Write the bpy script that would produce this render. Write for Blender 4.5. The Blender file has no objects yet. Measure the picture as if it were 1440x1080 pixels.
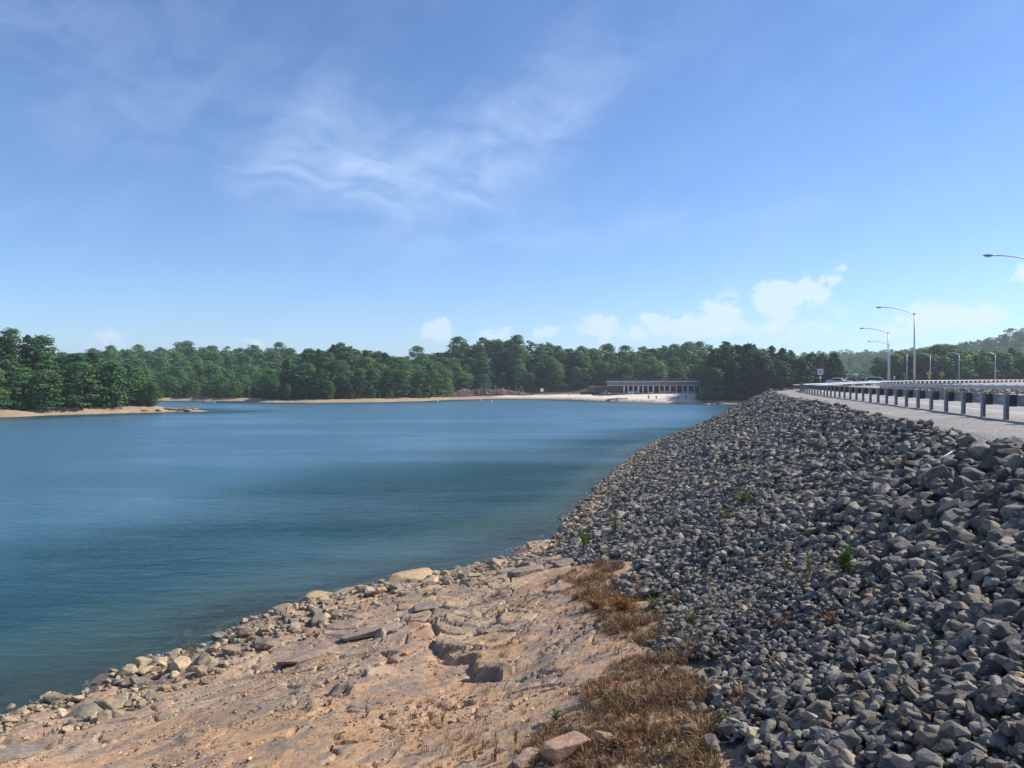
import bpy, bmesh, math, random
import numpy as np
from mathutils import Vector, Matrix
random.seed(7)
rng = np.random.default_rng(11)
SC = bpy.context.scene
COL = SC.collection
R = math.radians

# ------------------------------------------------------------------ camera
ZC = 7.0                                    # eye height above the lake, metres
cam_d = bpy.data.cameras.new('camera')
cam_d.sensor_width = 36.0
cam_d.lens = 36.0 * 1082 / 1440
cam_d.clip_start = 0.1
cam_d.clip_end = 12000
cam = bpy.data.objects.new('camera', cam_d)
COL.objects.link(cam)
cam.location = (0, 0, ZC)
cam.rotation_euler = (R(90 - 0.265), 0, 0)
SC.camera = cam

# ------------------------------------------------------------------ light
SUN_AZ, SUN_EL = 74.0, 41.0                 # degrees right of the view axis, above the horizon
SKY_STRENGTH = 0.118
sd_ = bpy.data.lights.new('sun', 'SUN')
sd_.energy = 5.0
sd_.angle = R(0.53)
sd_.color = (1.0, 0.94, 0.84)
sun = bpy.data.objects.new('sun', sd_)
COL.objects.link(sun)
sdir = Vector((math.sin(R(SUN_AZ)) * math.cos(R(SUN_EL)), math.cos(R(SUN_AZ)) * math.cos(R(SUN_EL)), math.sin(R(SUN_EL))))
sun.rotation_euler = sdir.to_track_quat('Z', 'Y').to_euler()
sun.location = (60, 10, 60)
SC.view_settings.view_transform = 'Standard'
SC.view_settings.look = 'None'
SC.view_settings.exposure = 0.30
SC.view_settings.gamma = 1.0
SC.view_settings.use_curve_mapping = False
SC.cycles.max_bounces = 6
SC.cycles.transparent_max_bounces = 8
SC.cycles.volume_bounces = 0

class NT:
    """small node-tree writer"""
    def __init__(s, tree):
        s.t = tree; s.n = tree.nodes; s.l = tree.links
    def node(s, typ, **kw):
        n = s.n.new(typ)
        for k, v in kw.items():
            setattr(n, k, v)
        return n
    def put(s, sock, v):
        if v is None: return
        if hasattr(v, 'is_linked') or isinstance(v, bpy.types.NodeSocket): s.l.new(v, sock)
        else:
            if sock.type == 'RGBA' and hasattr(v, '__len__') and len(v) == 3: v = (*v, 1)
            sock.default_value = v
    def math(s, op, a, b=None, c=None, clamp=False):
        n = s.node('ShaderNodeMath', operation=op, use_clamp=clamp)
        for i, v in enumerate((a, b, c)): s.put(n.inputs[i], v)
        return n.outputs[0]
    def mixc(s, f, a, b, mode='MIX'):
        n = s.node('ShaderNodeMix', data_type='RGBA', blend_type=mode)
        s.put(n.inputs[0], f); s.put(n.inputs[6], a); s.put(n.inputs[7], b)
        return n.outputs[2]
    def noise(s, vec, scale, detail=4, rough=0.55, dist=0.0, dim='3D'):
        n = s.node('ShaderNodeTexNoise', noise_dimensions=dim)
        s.put(n.inputs['Vector'], vec); s.put(n.inputs['Scale'], scale); s.put(n.inputs['Detail'], detail)
        s.put(n.inputs['Roughness'], rough); s.put(n.inputs['Distortion'], dist)
        return n.outputs['Fac']
    def ramp(s, f, lo, hi, a=0.0, b=1.0, smooth=True):
        n = s.node('ShaderNodeMapRange', interpolation_type='SMOOTHSTEP' if smooth else 'LINEAR')
        s.put(n.inputs[0], f); s.put(n.inputs[1], lo); s.put(n.inputs[2], hi); s.put(n.inputs[3], a); s.put(n.inputs[4], b)
        return n.outputs[0]
    def mapping(s, vec, loc=(0, 0, 0), rot=(0, 0, 0), sc=(1, 1, 1)):
        n = s.node('ShaderNodeMapping')
        s.put(n.inputs[0], vec); n.inputs[1].default_value = loc; n.inputs[2].default_value = rot; n.inputs[3].default_value = sc
        return n.outputs[0]
    def bump(s, h, strength, dist, normal=None):
        n = s.node('ShaderNodeBump')
        s.put(n.inputs['Strength'], strength); s.put(n.inputs['Distance'], dist); s.put(n.inputs['Height'], h)
        if normal is not None: s.put(n.inputs['Normal'], normal)
        return n.outputs[0]

# ------------------------------------------------------------------ world: clear sky, thin cirrus, low cumulus
world = bpy.data.worlds.new('World')
SC.world = world
world.use_nodes = True
w = NT(world.node_tree)
for n in list(w.n): w.n.remove(n)
sky = w.node('ShaderNodeTexSky', sky_type='NISHITA')
sky.sun_disc = False
sky.sun_elevation = R(SUN_EL)
sky.sun_rotation = R(SUN_AZ)
sky.altitude = 1100
sky.air_density = 1.0
sky.dust_density = 0.15
sky.ozone_density = 1.6
geo = w.node('ShaderNodeTexCoord').outputs['Generated']
sep = w.node('ShaderNodeSeparateXYZ'); w.put(sep.inputs[0], geo)
az = w.math('ARCTAN2', sep.outputs[0], sep.outputs[1])
el = w.math('ARCSINE', sep.outputs[2])
cmb = w.node('ShaderNodeCombineXYZ'); w.put(cmb.inputs[0], az); w.put(cmb.inputs[1], el)
ae = cmb.outputs[0]
def lobe(a0, e0, sa, se, tilt=0.0, vec=None):
    """soft elliptical patch of sky at azimuth a0, elevation e0 (radians)"""
    mp = w.node('ShaderNodeMapping', vector_type='TEXTURE')
    w.put(mp.inputs[0], ae if vec is None else vec)
    mp.inputs[1].default_value = (a0, e0, 0); mp.inputs[2].default_value = (0, 0, tilt); mp.inputs[3].default_value = (sa, se, 1)
    ln = w.node('ShaderNodeVectorMath', operation='LENGTH'); w.put(ln.inputs[0], mp.outputs[0])
    return w.ramp(ln.outputs['Value'], 1.0, 0.0)
def addall(lst):
    r = lst[0]
    for x in lst[1:]: r = w.math('ADD', r, x)
    return r
# cirrus: fibres drawn out along one wind direction
warp = w.node('ShaderNodeTexNoise'); w.put(warp.inputs['Vector'], ae); warp.inputs['Scale'].default_value = 7; warp.inputs['Detail'].default_value = 3
wv = w.node('ShaderNodeVectorMath', operation='MULTIPLY_ADD')
w.put(wv.inputs[0], warp.outputs['Color']); wv.inputs[1].default_value = (0.10, 0.10, 0); w.put(wv.inputs[2], ae)
fib = w.noise(w.mapping(w.mapping(wv.outputs[0], rot=(0, 0, R(9))), sc=(6, 24, 1)), 1.4, 6, 0.52, 0.25)
fib2 = w.noise(w.mapping(w.mapping(wv.outputs[0], rot=(0, 0, R(-33))), sc=(5, 13, 1)), 1.4, 6, 0.6, 0.3)
wisps = addall([lobe(-0.085, 0.312, 0.27, 0.10, R(3), wv.outputs[0]), lobe(0.06, 0.365, 0.27, 0.095, R(36), wv.outputs[0]),
                w.math('MULTIPLY', lobe(-0.19, 0.335, 0.16, 0.12, R(45), wv.outputs[0]), 0.8),
                w.math('MULTIPLY', lobe(-0.42, 0.40, 0.42, 0.17, R(-18), wv.outputs[0]), 0.42),
                w.math('MULTIPLY', lobe(0.12, 0.235, 0.65, 0.04, R(3), wv.outputs[0]), 0.40),
                w.math('MULTIPLY', lobe(-0.10, 0.245, 0.15, 0.07, R(-42), wv.outputs[0]), 0.7)])
cir = w.math('MULTIPLY', wisps, w.ramp(w.math('ADD', w.math('MULTIPLY', fib, 0.6), w.math('MULTIPLY', fib2, 0.4)), 0.28, 0.74))
general = w.math('MULTIPLY', w.ramp(fib2, 0.35, 0.85), 0.22)
cir = w.math('MULTIPLY', w.math('ADD', cir, general), 0.38, clamp=True)
# cumulus heads along the horizon
cn = w.noise(w.mapping(ae, sc=(1, 1.3, 1)), 26, 7, 0.62)
cv = w.node('ShaderNodeTexNoise'); w.put(cv.inputs['Vector'], ae); cv.inputs['Scale'].default_value = 38; cv.inputs['Detail'].default_value = 5
cwv = w.node('ShaderNodeVectorMath', operation='MULTIPLY_ADD')
w.put(cwv.inputs[0], cv.outputs['Color']); cwv.inputs[1].default_value = (0.045, 0.040, 0); w.put(cwv.inputs[2], ae)
heads = []
for px, py, sx, sy, k in ((614, 458, 34, 22, 0.9), (700, 468, 40, 20, .55), (765, 462, 26, 14, .6), (836, 455, 52, 24, .8), (905, 455, 42, 20, .6), (950, 455, 46, 22, .75),
                          (1020, 432, 46, 46, .8), (1000, 455, 60, 34, .5), (1092, 412, 46, 36, .8), (1130, 406, 52, 30, 1.0), (1180, 386, 22, 22, 1.15), (1120, 440, 90, 44, .32),
                          (1350, 440, 90, 26, .5), (1440, 384, 30, 22, .7), (1290, 452, 80, 30, .4), (140, 476, 60, 16, .5), (360, 482, 60, 14, .4), (940, 466, 330, 36, .24), (1200, 450, 300, 42, .22), (640, 474, 200, 24, .2)):
    a = math.atan((px - 720) / 1082.0); e = math.atan((535 - py) / 1082.0 * math.cos(a))
    heads.append(w.math('MULTIPLY', lobe(a + 0.022, e + 0.018, sx / 1082 * .95, sy / 1082 * 1.0, 0, cwv.outputs[0]), k))
cum = addall(heads)
cum = w.ramp(w.math('MULTIPLY', cum, w.ramp(cn, 0.32, 0.58, 0.25, 1.2)), 0.14, 0.55)
cum = w.math('MULTIPLY', cum, 0.58, clamp=True)
SKYMUL = 1.0
c_white = (6.6, 7.2, 8.2)
blue = w.mixc(1.0, sky.outputs[0], (0.715, 0.905, 1.15), 'MULTIPLY')
colr = w.mixc(cir, blue, (5.0, 6.2, 8.2))
colr = w.mixc(cum, colr, c_white)
bg = w.node('ShaderNodeBackground'); w.put(bg.inputs[0], colr); bg.inputs[1].default_value = SKY_STRENGTH
wo = w.node('ShaderNodeOutputWorld'); w.l.new(bg.outputs[0], wo.inputs[0])

# ------------------------------------------------------------------ helpers
def link(o, parent=None):
    COL.objects.link(o)
    if parent is not None: o.parent = parent
    return o
def tag(o, label=None, cat=None, group=None, kind=None):
    if label: o['label'] = label
    if cat: o['category'] = cat
    if group: o['group'] = group
    if kind: o['kind'] = kind
    return o
def empty(name, loc=(0, 0, 0), rz=0.0, scale=1.0):
    o = bpy.data.objects.new(name, None)
    o.empty_display_size = 0.3
    link(o); o.location = loc; o.rotation_euler = (0, 0, rz); o.scale = (scale,) * 3
    return o
def mesh_np(name, V, F, smooth=False, mats=None, midx=None):
    """F: (n,3) or (n,4) integer array, or list of faces"""
    me = bpy.data.meshes.new(name)
    V = np.asarray(V, dtype=np.float32)
    if isinstance(F, np.ndarray):
        k = F.shape[1]
        me.vertices.add(len(V)); me.vertices.foreach_set('co', V.ravel())
        me.loops.add(F.size); me.loops.foreach_set('vertex_index', F.ravel().astype(np.int32))
        me.polygons.add(len(F)); me.polygons.foreach_set('loop_start', np.arange(0, F.size, k, dtype=np.int32))
        try: me.polygons.foreach_set('loop_total', np.full(len(F), k, dtype=np.int32))
        except Exception: pass
    else:
        me.from_pydata([tuple(v) for v in V], [], F)
    me.update(calc_edges=True)
    me.polygons.foreach_set('use_smooth', np.full(len(me.polygons), bool(smooth)))
    for m in (mats or []): me.materials.append(m)
    if midx is not None: me.polygons.foreach_set('material_index', np.asarray(midx, dtype=np.int32))
    return me
def obj(name, me, parent=None, loc=None):
    o = bpy.data.objects.new(name, me)
    link(o, parent)
    if loc is not None: o.location = loc
    return o
def fattr(me, name, vals):
    a = me.attributes.new(name, 'FLOAT', 'POINT'); a.data.foreach_set('value', np.asarray(vals, dtype=np.float32))
def cattr(me, name, cols):
    a = me.attributes.new(name, 'FLOAT_COLOR', 'POINT')
    c = np.ones((len(cols), 4), dtype=np.float32); c[:, :3] = cols
    a.data.foreach_set('color', c.ravel())

class MB:
    """collects simple shapes into one mesh"""
    def __init__(s): s.v = []; s.f = []
    def add(s, V, F):
        o = len(s.v); s.v += [tuple(v) for v in V]; s.f += [tuple(i + o for i in f) for f in F]; return s
    def box(s, c, d, rz=0.0, bev=0.0):
        x, y, z = (k / 2 for k in d)
        M = Matrix.Translation(c) @ Matrix.Rotation(rz, 4, 'Z')
        if bev <= 0:
            V = [(i * x, j * y, k * z) for k in (-1, 1) for j in (-1, 1) for i in (-1, 1)]
            F = [(0, 2, 3, 1), (4, 5, 7, 6), (0, 1, 5, 4), (2, 6, 7, 3), (0, 4, 6, 2), (1, 3, 7, 5)]
        else:
            b = bev
            ring = [(-x + b, -y), (x - b, -y), (x, -y + b), (x, y - b), (x - b, y), (-x + b, y), (-x, y - b), (-x, -y + b)]
            V = [(p, q, -z) for p, q in ring] + [(p, q, z - b) for p, q in ring] + [(p * (1 - b / x), q * (1 - b / y), z) for p, q in ring]
            F = [tuple(reversed(range(8))), tuple(range(16, 24))]
            for r0 in (0, 8):
                F += [(r0 + i, r0 + (i + 1) % 8, r0 + 8 + (i + 1) % 8, r0 + 8 + i) for i in range(8)]
        return s.add([M @ Vector(v) for v in V], F)
    def tube(s, pts, radii, n=8, cap=True):
        pts = [Vector(p) for p in pts]; V = []; F = []
        up = Vector((0.31, 0.17, 0.93))
        for i, p in enumerate(pts):
            t = (pts[min(i + 1, len(pts) - 1)] - pts[max(i - 1, 0)]).normalized()
            a = t.cross(up if abs(t.dot(up)) < 0.95 else Vector((1, 0, 0))).normalized(); b = t.cross(a)
            for k in range(n):
                th = 2 * math.pi * k / n
                V.append(p + (a * math.cos(th) + b * math.sin(th)) * radii[i])
        for i in range(len(pts) - 1):
            for k in range(n):
                F.append((i * n + k, i * n + (k + 1) % n, (i + 1) * n + (k + 1) % n, (i + 1) * n + k))
        if cap:
            F.append(tuple(reversed(range(n)))); F.append(tuple(range((len(pts) - 1) * n, len(pts) * n)))
        return s.add(V, F)
    def mesh(s, name, mat, smooth=False):
        return mesh_np(name, s.v, s.f, smooth, [mat])
    def build(s, name, mat, parent=None, smooth=False):
        return obj(name, s.mesh(name, mat, smooth), parent)

# lattice gradient noise, vectorised
_perm = np.random.default_rng(5).permutation(4096)
def _h(ix, iy): return _perm[(_perm[ix & 4095] + iy) & 4095]
def pnoise(x, y):
    x = np.asarray(x, float); y = np.asarray(y, float)
    ix = np.floor(x).astype(int); iy = np.floor(y).astype(int); fx = x - ix; fy = y - iy
    u = fx * fx * fx * (fx * (fx * 6 - 15) + 10); v = fy * fy * fy * (fy * (fy * 6 - 15) + 10)
    def g(i, j):
        a = _h(ix + i, iy + j) * (2 * math.pi / 4096.0)
        return np.cos(a) * (fx - i) + np.sin(a) * (fy - j)
    return ((g(0, 0) * (1 - u) + g(1, 0) * u) * (1 - v) + (g(0, 1) * (1 - u) + g(1, 1) * u) * v) * 1.4
def fbm(x, y, o=4, gain=0.5):
    r = 0; a = 1.0; f = 1.0
    for i in range(o):
        r = r + a * pnoise(x * f + 17.3 * i, y * f - 9.1 * i); a *= gain; f *= 2.03
    return r
def sstep(a, b, x):
    t = np.clip((np.asarray(x, float) - a) / (b - a), 0, 1); return t * t * (3 - 2 * t)
def catmull(P, n):
    P = np.asarray(P, float); out = []
    Q = np.vstack([2 * P[0] - P[1], P, 2 * P[-1] - P[-2]])
    for i in range(1, len(Q) - 2):
        p0, p1, p2, p3 = Q[i - 1:i + 3]
        for k in range(n):
            t = k / n
            out.append(0.5 * ((2 * p1) + (-p0 + p2) * t + (2 * p0 - 5 * p1 + 4 * p2 - p3) * t * t + (-p0 + 3 * p1 - 3 * p2 + p3) * t ** 3))
    out.append(P[-1]); return np.array(out)

# ------------------------------------------------------------------ plan of the place (water level z = 0)
OUT = catmull([(0.6, -30, 5.88), (4.4, -15, 5.88), (8.3, 0, 5.88), (14, 22, 5.88), (18.4, 39, 5.88), (22.8, 56, 5.88), (30, 80, 5.90), (41, 100, 5.97), (56, 122, 6.12),
               (78, 145, 6.30), (105, 165, 6.42), (140, 185, 6.5), (190, 205, 6.5)], 12)          # lake-side guardrail
INN = catmull([(14, -34, 5.9), (18.5, -19, 5.9), (23, -4, 5.9), (30, 16, 5.9), (34, 34, 5.9), (37.6, 55, 5.92), (40.6, 76, 5.95), (44.5, 93, 6.0), (57, 110, 6.14),
               (80, 131, 6.3), (108, 151, 6.42), (144, 171, 6.5), (195, 191, 6.5)], 12)            # inner guardrail
def poly_dist(x, y, P):
    """signed distance to an open polyline (positive on its left), and height of the line there"""
    x = np.asarray(x, float).ravel(); y = np.asarray(y, float).ravel()
    best = np.full(x.shape, 1e9); sg = np.zeros(x.shape); zz = np.zeros(x.shape)
    for a, b in zip(P[:-1], P[1:]):
        dx, dy = b[0] - a[0], b[1] - a[1]
        t = np.clip(((x - a[0]) * dx + (y - a[1]) * dy) / (dx * dx + dy * dy), 0, 1)
        ex, ey = x - a[0] - t * dx, y - a[1] - t * dy
        d = np.hypot(ex, ey); m = d < best
        best[m] = d[m]; sg[m] = np.sign(dx * ey - dy * ex)[m]; zz[m] = (a[2] + t * (b[2] - a[2]))[m]
    return best * sg, zz
EDGE = 2.9            # width of gravel between rail and riprap
def dam_z(x, y, pd=None):
    p, z0 = poly_dist(x, y, OUT) if pd is None else pd
    x = np.asarray(x, float).ravel(); y = np.asarray(y, float).ravel()
    wob = 0.35 * pnoise(x * 0.25, y * 0.25)
    return z0 - 0.03 * np.clip(p, 0, EDGE) - 0.52 * np.clip(p - EDGE - wob, 0, 6.0) - 0.45 * np.clip(p - EDGE - wob - 6.0, 0, None) + 0.10 * fbm(x * .35, y * .35, 3) * sstep(EDGE, EDGE + 2, p)
LEDGE = np.array([(-2.1, 19.6, 0), (-1.95, 18.4, 0), (-1.5, 17.0, 0), (-1.62, 16.0, 0), (-1.25, 14.9, 0), (-0.75, 14.4, 0), (-0.72, 13.4, 0), (-0.1, 12.9, 0), (0.9, 13.1, 0)])
def plates(x, y):
    """jointed rock pavement: where it is bare, a random value per plate, distance to the joint"""
    u = -.81 * x + .585 * y; s = .585 * x + .81 * y
    a = s / 1.25 + .35 * fbm(x * .5, y * .5 + 3, 3); b = u / .62 + .45 * fbm(x * .5 + 8, y * .5, 3)
    ia = np.floor(a).astype(int); ib = np.floor(b).astype(int)
    f1 = np.full(a.shape, 9.0); f2 = f1.copy(); cid = np.zeros(a.shape)
    for di in (-1, 0, 1):
        for dj in (-1, 0, 1):
            h = _h(ia + di, ib + dj); jx = (h % 64) / 64.0; jy = (h // 64) / 64.0
            d = np.hypot(ia + di + jx - a, ib + dj + jy - b); n = d < f1
            f2 = np.where(n, f1, np.minimum(f2, d)); f1 = np.where(n, d, f1); cid = np.where(n, (h % 997) / 997.0, cid)
    bare = sstep(-.12, .10, fbm(x * .22 + 60, y * .22 + 4, 3) + .28 * sstep(9.5, 13.5, u) - .02)
    return bare, cid, f2 - f1
def shelf_z(x, y, fine=True):
    sh = np.shape(x); x = np.asarray(x, float).ravel(); y = np.asarray(y, float).ravel()
    z = ZC - 3.62 + .1585 * x - .1108 * y
    z += 0.42 * sstep(-1.5, 2.2, x) * sstep(26, 19, y) + 0.30 * np.exp(-((x + 5.5) / 4.0) ** 2 - ((y - 23.5) / 3.2) ** 2) + 0.15 * fbm(x * .14 + 3, y * .14, 2)
    # beds of rock step down towards the water
    u = -.81 * x + .585 * y; s = .585 * x + .81 * y
    wr = 0.75 * fbm(x * .22, y * .22 + 5, 4) + 0.12 * fbm(x * 1.3, y * 1.3, 3)
    k = u / 2.1 + wr; fr = k - np.floor(k)
    saw = fr - sstep(0.90, 0.985, fr)
    amp = 0.30 * sstep(-.25, .35, pnoise(s * .22 + 11 + np.floor(k) * 3.7, np.floor(k) * 1.9))
    z += amp * saw * sstep(9.0, 11.5, u)
    k2 = u / 0.62 + 1.6 * fbm(x * .3 + 9, y * .3, 4); f2 = k2 - np.floor(k2)
    z += 0.075 * sstep(-.1, .5, pnoise(s * .5 + np.floor(k2) * 5.1, np.floor(k2) * 2.3)) * (f2 - sstep(.88, .98, f2))
    # the broken ledge in the middle
    p, _ = poly_dist(x + .16 * pnoise(x * 2.1, y * 2.1) + .07 * pnoise(x * 6, y * 6), y + .16 * pnoise(x * 2.1 + 40, y * 2.1), LEDGE)
    rr = p
    win = sstep(20.2, 18.6, y) * sstep(12.2, 13.0, y) * sstep(.55, -.35, x - .12 * (y - 13))
    z += win * (0.10 * sstep(-0.02, 0.03, rr) * np.exp(-np.clip(rr, 0, None) / 1.6) - 0.07 * np.exp(-((rr + .07) / .11) ** 2))
    z += win * 0.09 * sstep(0, .06, np.sin((x * .5 + y) * 2.6 + 3 * pnoise(x, y)) - .6) * sstep(0, .1, rr) * np.exp(-np.clip(rr, 0, None) / 1.2)
    # broken bedding plates
    pk, cid, edge = plates(x, y)
    z += pk * ((cid - .5) * .055 - .085 * sstep(.085, .0, edge))
    # cracks
    c1 = np.abs(fbm(x * .33 + 21, y * .33 + 2, 4)); c2 = np.abs(fbm((x * .3 - y * .6) * 1.1, (x + y) * .25 + 30, 4))
    z -= 0.13 * np.exp(-(c1 / .018) ** 2) * sstep(-.1, .3, pnoise(x * .4 + 7, y * .4)) + 0.10 * np.exp(-(c2 / .014) ** 2) * sstep(.0, .3, pnoise(x * .5, y * .5 + 19))
    if fine:
        z += 0.013 * fbm(x * 2.2, y * 2.2, 4, .6) + 0.007 * fbm(x * 9, y * 9, 3, .6)
    # knoll the photographer stands on
    r = np.hypot(x, y + 1.0)
    kn = ZC - 1.66 - np.clip(r - 2.9, 0, None) * 0.62
    z = np.maximum(z, kn)
    return z.reshape(sh)
LAKE = [(-14, 8), (-10.3, 15.5), (-8.5, 18.5), (-6.8, 23.5), (-2, 28), (.85, 30.5), (7, 52), (19.7, 89), (30, 106), (42, 120), (52, 145), (58, 170), (66, 200), (77, 221),
        (66, 227), (56, 228), (50, 233), (44, 242), (35, 257), (28, 268), (20, 285), (5, 291), (-11, 290), (-21, 281), (-30, 262), (-42, 250), (-52, 245), (-62, 241), (-80, 242),
        (-86, 247), (-92, 262), (-110, 266), (-140, 262), (-170, 250), (-185, 225), (-170, 203), (-130, 194), (-100, 187), (-82, 181), (-69, 175.5), (-67, 174), (-73, 171.5), (-81, 167), (-90, 158),
        (-97, 147), (-120, 140), (-160, 132), (-220, 110), (-320, 80), (-330, 0), (-250, -60), (-80, -60), (-25, -30), (-17, -5)]
def lake_sd(x, y):
    """distance to the shore, positive on land"""
    x = np.asarray(x, float).ravel(); y = np.asarray(y, float).ravel()
    d = np.full(x.shape, 1e9); ins = np.zeros(x.shape, bool)
    for (ax, ay), (bx, by) in zip(LAKE, LAKE[1:] + LAKE[:1]):
        dx, dy = bx - ax, by - ay
        t = np.clip(((x - ax) * dx + (y - ay) * dy) / (dx * dx + dy * dy), 0, 1)
        d = np.minimum(d, np.hypot(x - ax - t * dx, y - ay - t * dy))
        c = (ay > y) != (by > y)
        with np.errstate(divide='ignore', invalid='ignore'):
            ins ^= c & (x < dx * (y - ay) / (dy if dy else 1e-9) + ax)
    return np.where(ins, -d, d) + 1.6 * fbm(x * .09, y * .09, 3)
HILLS = [(-60, 278, 10.5, 28, 26), (0, 342, 13, 40, 28), (75, 352, 12, 30, 25), (-160, 410, 12, 130, 75), (360, 880, 26, 220, 120), (560, 660, 54, 185, 150),
         (-20, 640, 8, 400, 110), (190, 330, 3, 70, 40)]
def land_z(x, y, sd=None):
    sh = np.shape(x); x = np.asarray(x, float).ravel(); y = np.asarray(y, float).ravel()
    if sd is None: sd = lake_sd(x, y)
    right = sstep(22, 40, x - (y - 80) * 0.14) * sstep(345, 260, y) * np.where(y > 215, sstep(.245, .30, x / np.maximum(y, 1)), 1)
    beach = sstep(-12, 6, x) * sstep(90, 74, x) * sstep(220, 232, y) * sstep(318, 304, y)
    z = np.where(sd < 0, np.maximum(-4.0, sd * .7), np.minimum(sd, 5) * np.where((x < -66) & (y < 205), .24, .17) + np.clip(sd - 5, 0, 35) * .045 * (1 - .35 * beach))
    z = z + right * (5.5 - 2.9) * sstep(6, 24, sd) * (sd > 0)
    hz = 0
    for hx, hy, a, sx, sy in HILLS: hz = hz + a * np.exp(-((x - hx) / sx) ** 2 - ((y - hy) / sy) ** 2)
    z = z + hz * sstep(8, 45, sd) * (1 - beach)
    z = z + 0.25 * fbm(x * .12, y * .12, 3) * sstep(0, 4, sd) * (1 - right)
    z = z + 8.8 * sstep(7, 26, sd) * sstep(-78, -108, x) * (y < 215)
    near = (np.abs(x) < 60) & (y < 70) & (y > -40)
    z = np.where(near & (sd > 0), np.minimum(z, np.maximum(dam_z(x, y) - .5, -3)), z) if near.any() else z
    # under and in front of the photographer the rock shelf is the ground
    z = np.where((x > -26) & (x < 9) & (y > -12) & (y < 34), np.minimum(z, -2.5), z)
    return z.reshape(sh)

# ------------------------------------------------------------------ materials
def newmat(name):
    m = bpy.data.materials.new(name); m.use_nodes = True
    t = NT(m.node_tree)
    p = t.n['Principled BSDF']
    t.pos = t.node('ShaderNodeNewGeometry').outputs['Position']
    t.oc = t.node('ShaderNodeTexCoord').outputs['Object']
    return m, t, p
def plain(name, col, rough=0.6, metal=0.0, var=0.12, scale=6.0, bump=0.0):
    m, t, p = newmat(name)
    n = t.noise(t.oc, scale, 5, 0.6)
    c = t.mixc(t.ramp(n, .3, .7), tuple(k * (1 - var) for k in col), tuple(min(1, k * (1 + var)) for k in col))
    t.put(p.inputs['Base Color'], c); p.inputs['Roughness'].default_value = rough; p.inputs['Metallic'].default_value = metal
    if bump: t.put(p.inputs['Normal'], t.bump(t.noise(t.oc, scale * 4, 5), bump, .02))
    return m

def stone_mat(name, per_object):
    m, t, p = newmat(name)
    if per_object: base = t.node('ShaderNodeObjectInfo').outputs['Color']
    else: base = t.node('ShaderNodeAttribute', attribute_name='tint').outputs['Color']
    n = t.noise(t.pos, 9, 6, .65); n2 = t.noise(t.pos, 55, 4, .6)
    c = t.mixc(1.0, base, t.mixc(t.ramp(n, .25, .75), (.62, .62, .64), (1.3, 1.28, 1.24)), 'MULTIPLY')
    c = t.mixc(t.ramp(n2, .55, .75, 0, .3), c, (.30, .285, .26))
    t.put(p.inputs['Base Color'], c); p.inputs['Roughness'].default_value = .78
    hgt = t.math('ADD', t.math('MULTIPLY', n, 1.0), t.math('MULTIPLY', n2, .3))
    t.put(p.inputs['Normal'], t.bump(hgt, .8, .035))
    return m
M = {}
M['stone'] = stone_mat('stone', False)
M['stone_one'] = stone_mat('stone_single', True)

def rock_shelf_mat():
    m, t, p = newmat('bedded_sandstone')
    geo_n = t.node('ShaderNodeNewGeometry')
    pos = t.pos
    flat = t.mapping(pos, sc=(1, 1, .3))
    strat = t.mapping(t.mapping(pos, rot=(0, 0, R(-54))), sc=(.75, 1.5, 1))
    a = t.noise(flat, .42, 5, .6, .6); b = t.noise(strat, .9, 6, .65, .8); c_ = t.noise(flat, 2.6, 6, .68); d = t.noise(flat, 18, 5, .65); e = t.noise(flat, 70, 3, .6)
    c = t.mixc(t.ramp(a, .38, .62), (.47, .275, .132), (.52, .31, .175))          # tan to pinkish
    plate = t.node('ShaderNodeAttribute', attribute_name='plate').outputs['Fac']; cell = t.node('ShaderNodeAttribute', attribute_name='cell').outputs['Fac']
    pc = t.mixc(t.ramp(cell, .2, .5), (.20, .155, .125), (.30, .22, .155)); pc = t.mixc(t.ramp(cell, .55, .75), pc, (.47, .36, .23)); pc = t.mixc(t.ramp(cell, .85, .95), pc, (.46, .28, .19))
    c = t.mixc(t.math('MULTIPLY', plate, t.ramp(c_, .30, .55, .25, .9)), c, pc)
    c = t.mixc(t.ramp(b, .48, .57, 0, .8), c, (.225, .172, .135))                            # grey lichened plates
    c = t.mixc(t.ramp(t.noise(strat, 1.7, 5, .6, 1.2), .55, .70, 0, .8), c, (.52, .40, .25))   # cream
    c = t.mixc(t.ramp(t.noise(flat, .8, 5, .7, .5), .52, .66, 0, .75), c, (.48, .255, .115))     # iron orange
    c = t.mixc(t.ramp(c_, .48, .70, 0, .8), c, (.19, .145, .115))
    c = t.mixc(t.ramp(d, .5, .72, 0, .55), c, (.17, .135, .11))
    c = t.mixc(t.ramp(e, .55, .7, 0, .4), c, (.56, .43, .30))
    turf = t.node('ShaderNodeAttribute', attribute_name='turf').outputs['Fac']
    c = t.mixc(t.math('MULTIPLY', turf, t.ramp(d, .3, .6, .6, 1)), c, t.mixc(t.ramp(c_, .35, .65), (.22, .14, .075), (.33, .215, .12)))
    wet = t.node('ShaderNodeSeparateXYZ'); t.put(wet.inputs[0], pos)
    wl = t.ramp(t.math('ADD', wet.outputs[2], t.math('MULTIPLY', c_, .25)), .16, .34)        # wet stone just above the water
    c = t.mixc(wl, t.mixc(1, c, (.42, .40, .36), 'MULTIPLY'), c)
    t.put(p.inputs['Base Color'], c)
    t.put(p.inputs['Roughness'], t.ramp(wl, 0, 1, .35, .85))
    h = t.math('ADD', t.math('MULTIPLY', c_, .55), t.math('ADD', t.math('MULTIPLY', d, .30), t.math('MULTIPLY', e, .12)))
    t.put(p.inputs['Normal'], t.bump(h, .9, .06))
    return m
M['shelf'] = rock_shelf_mat()

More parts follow.
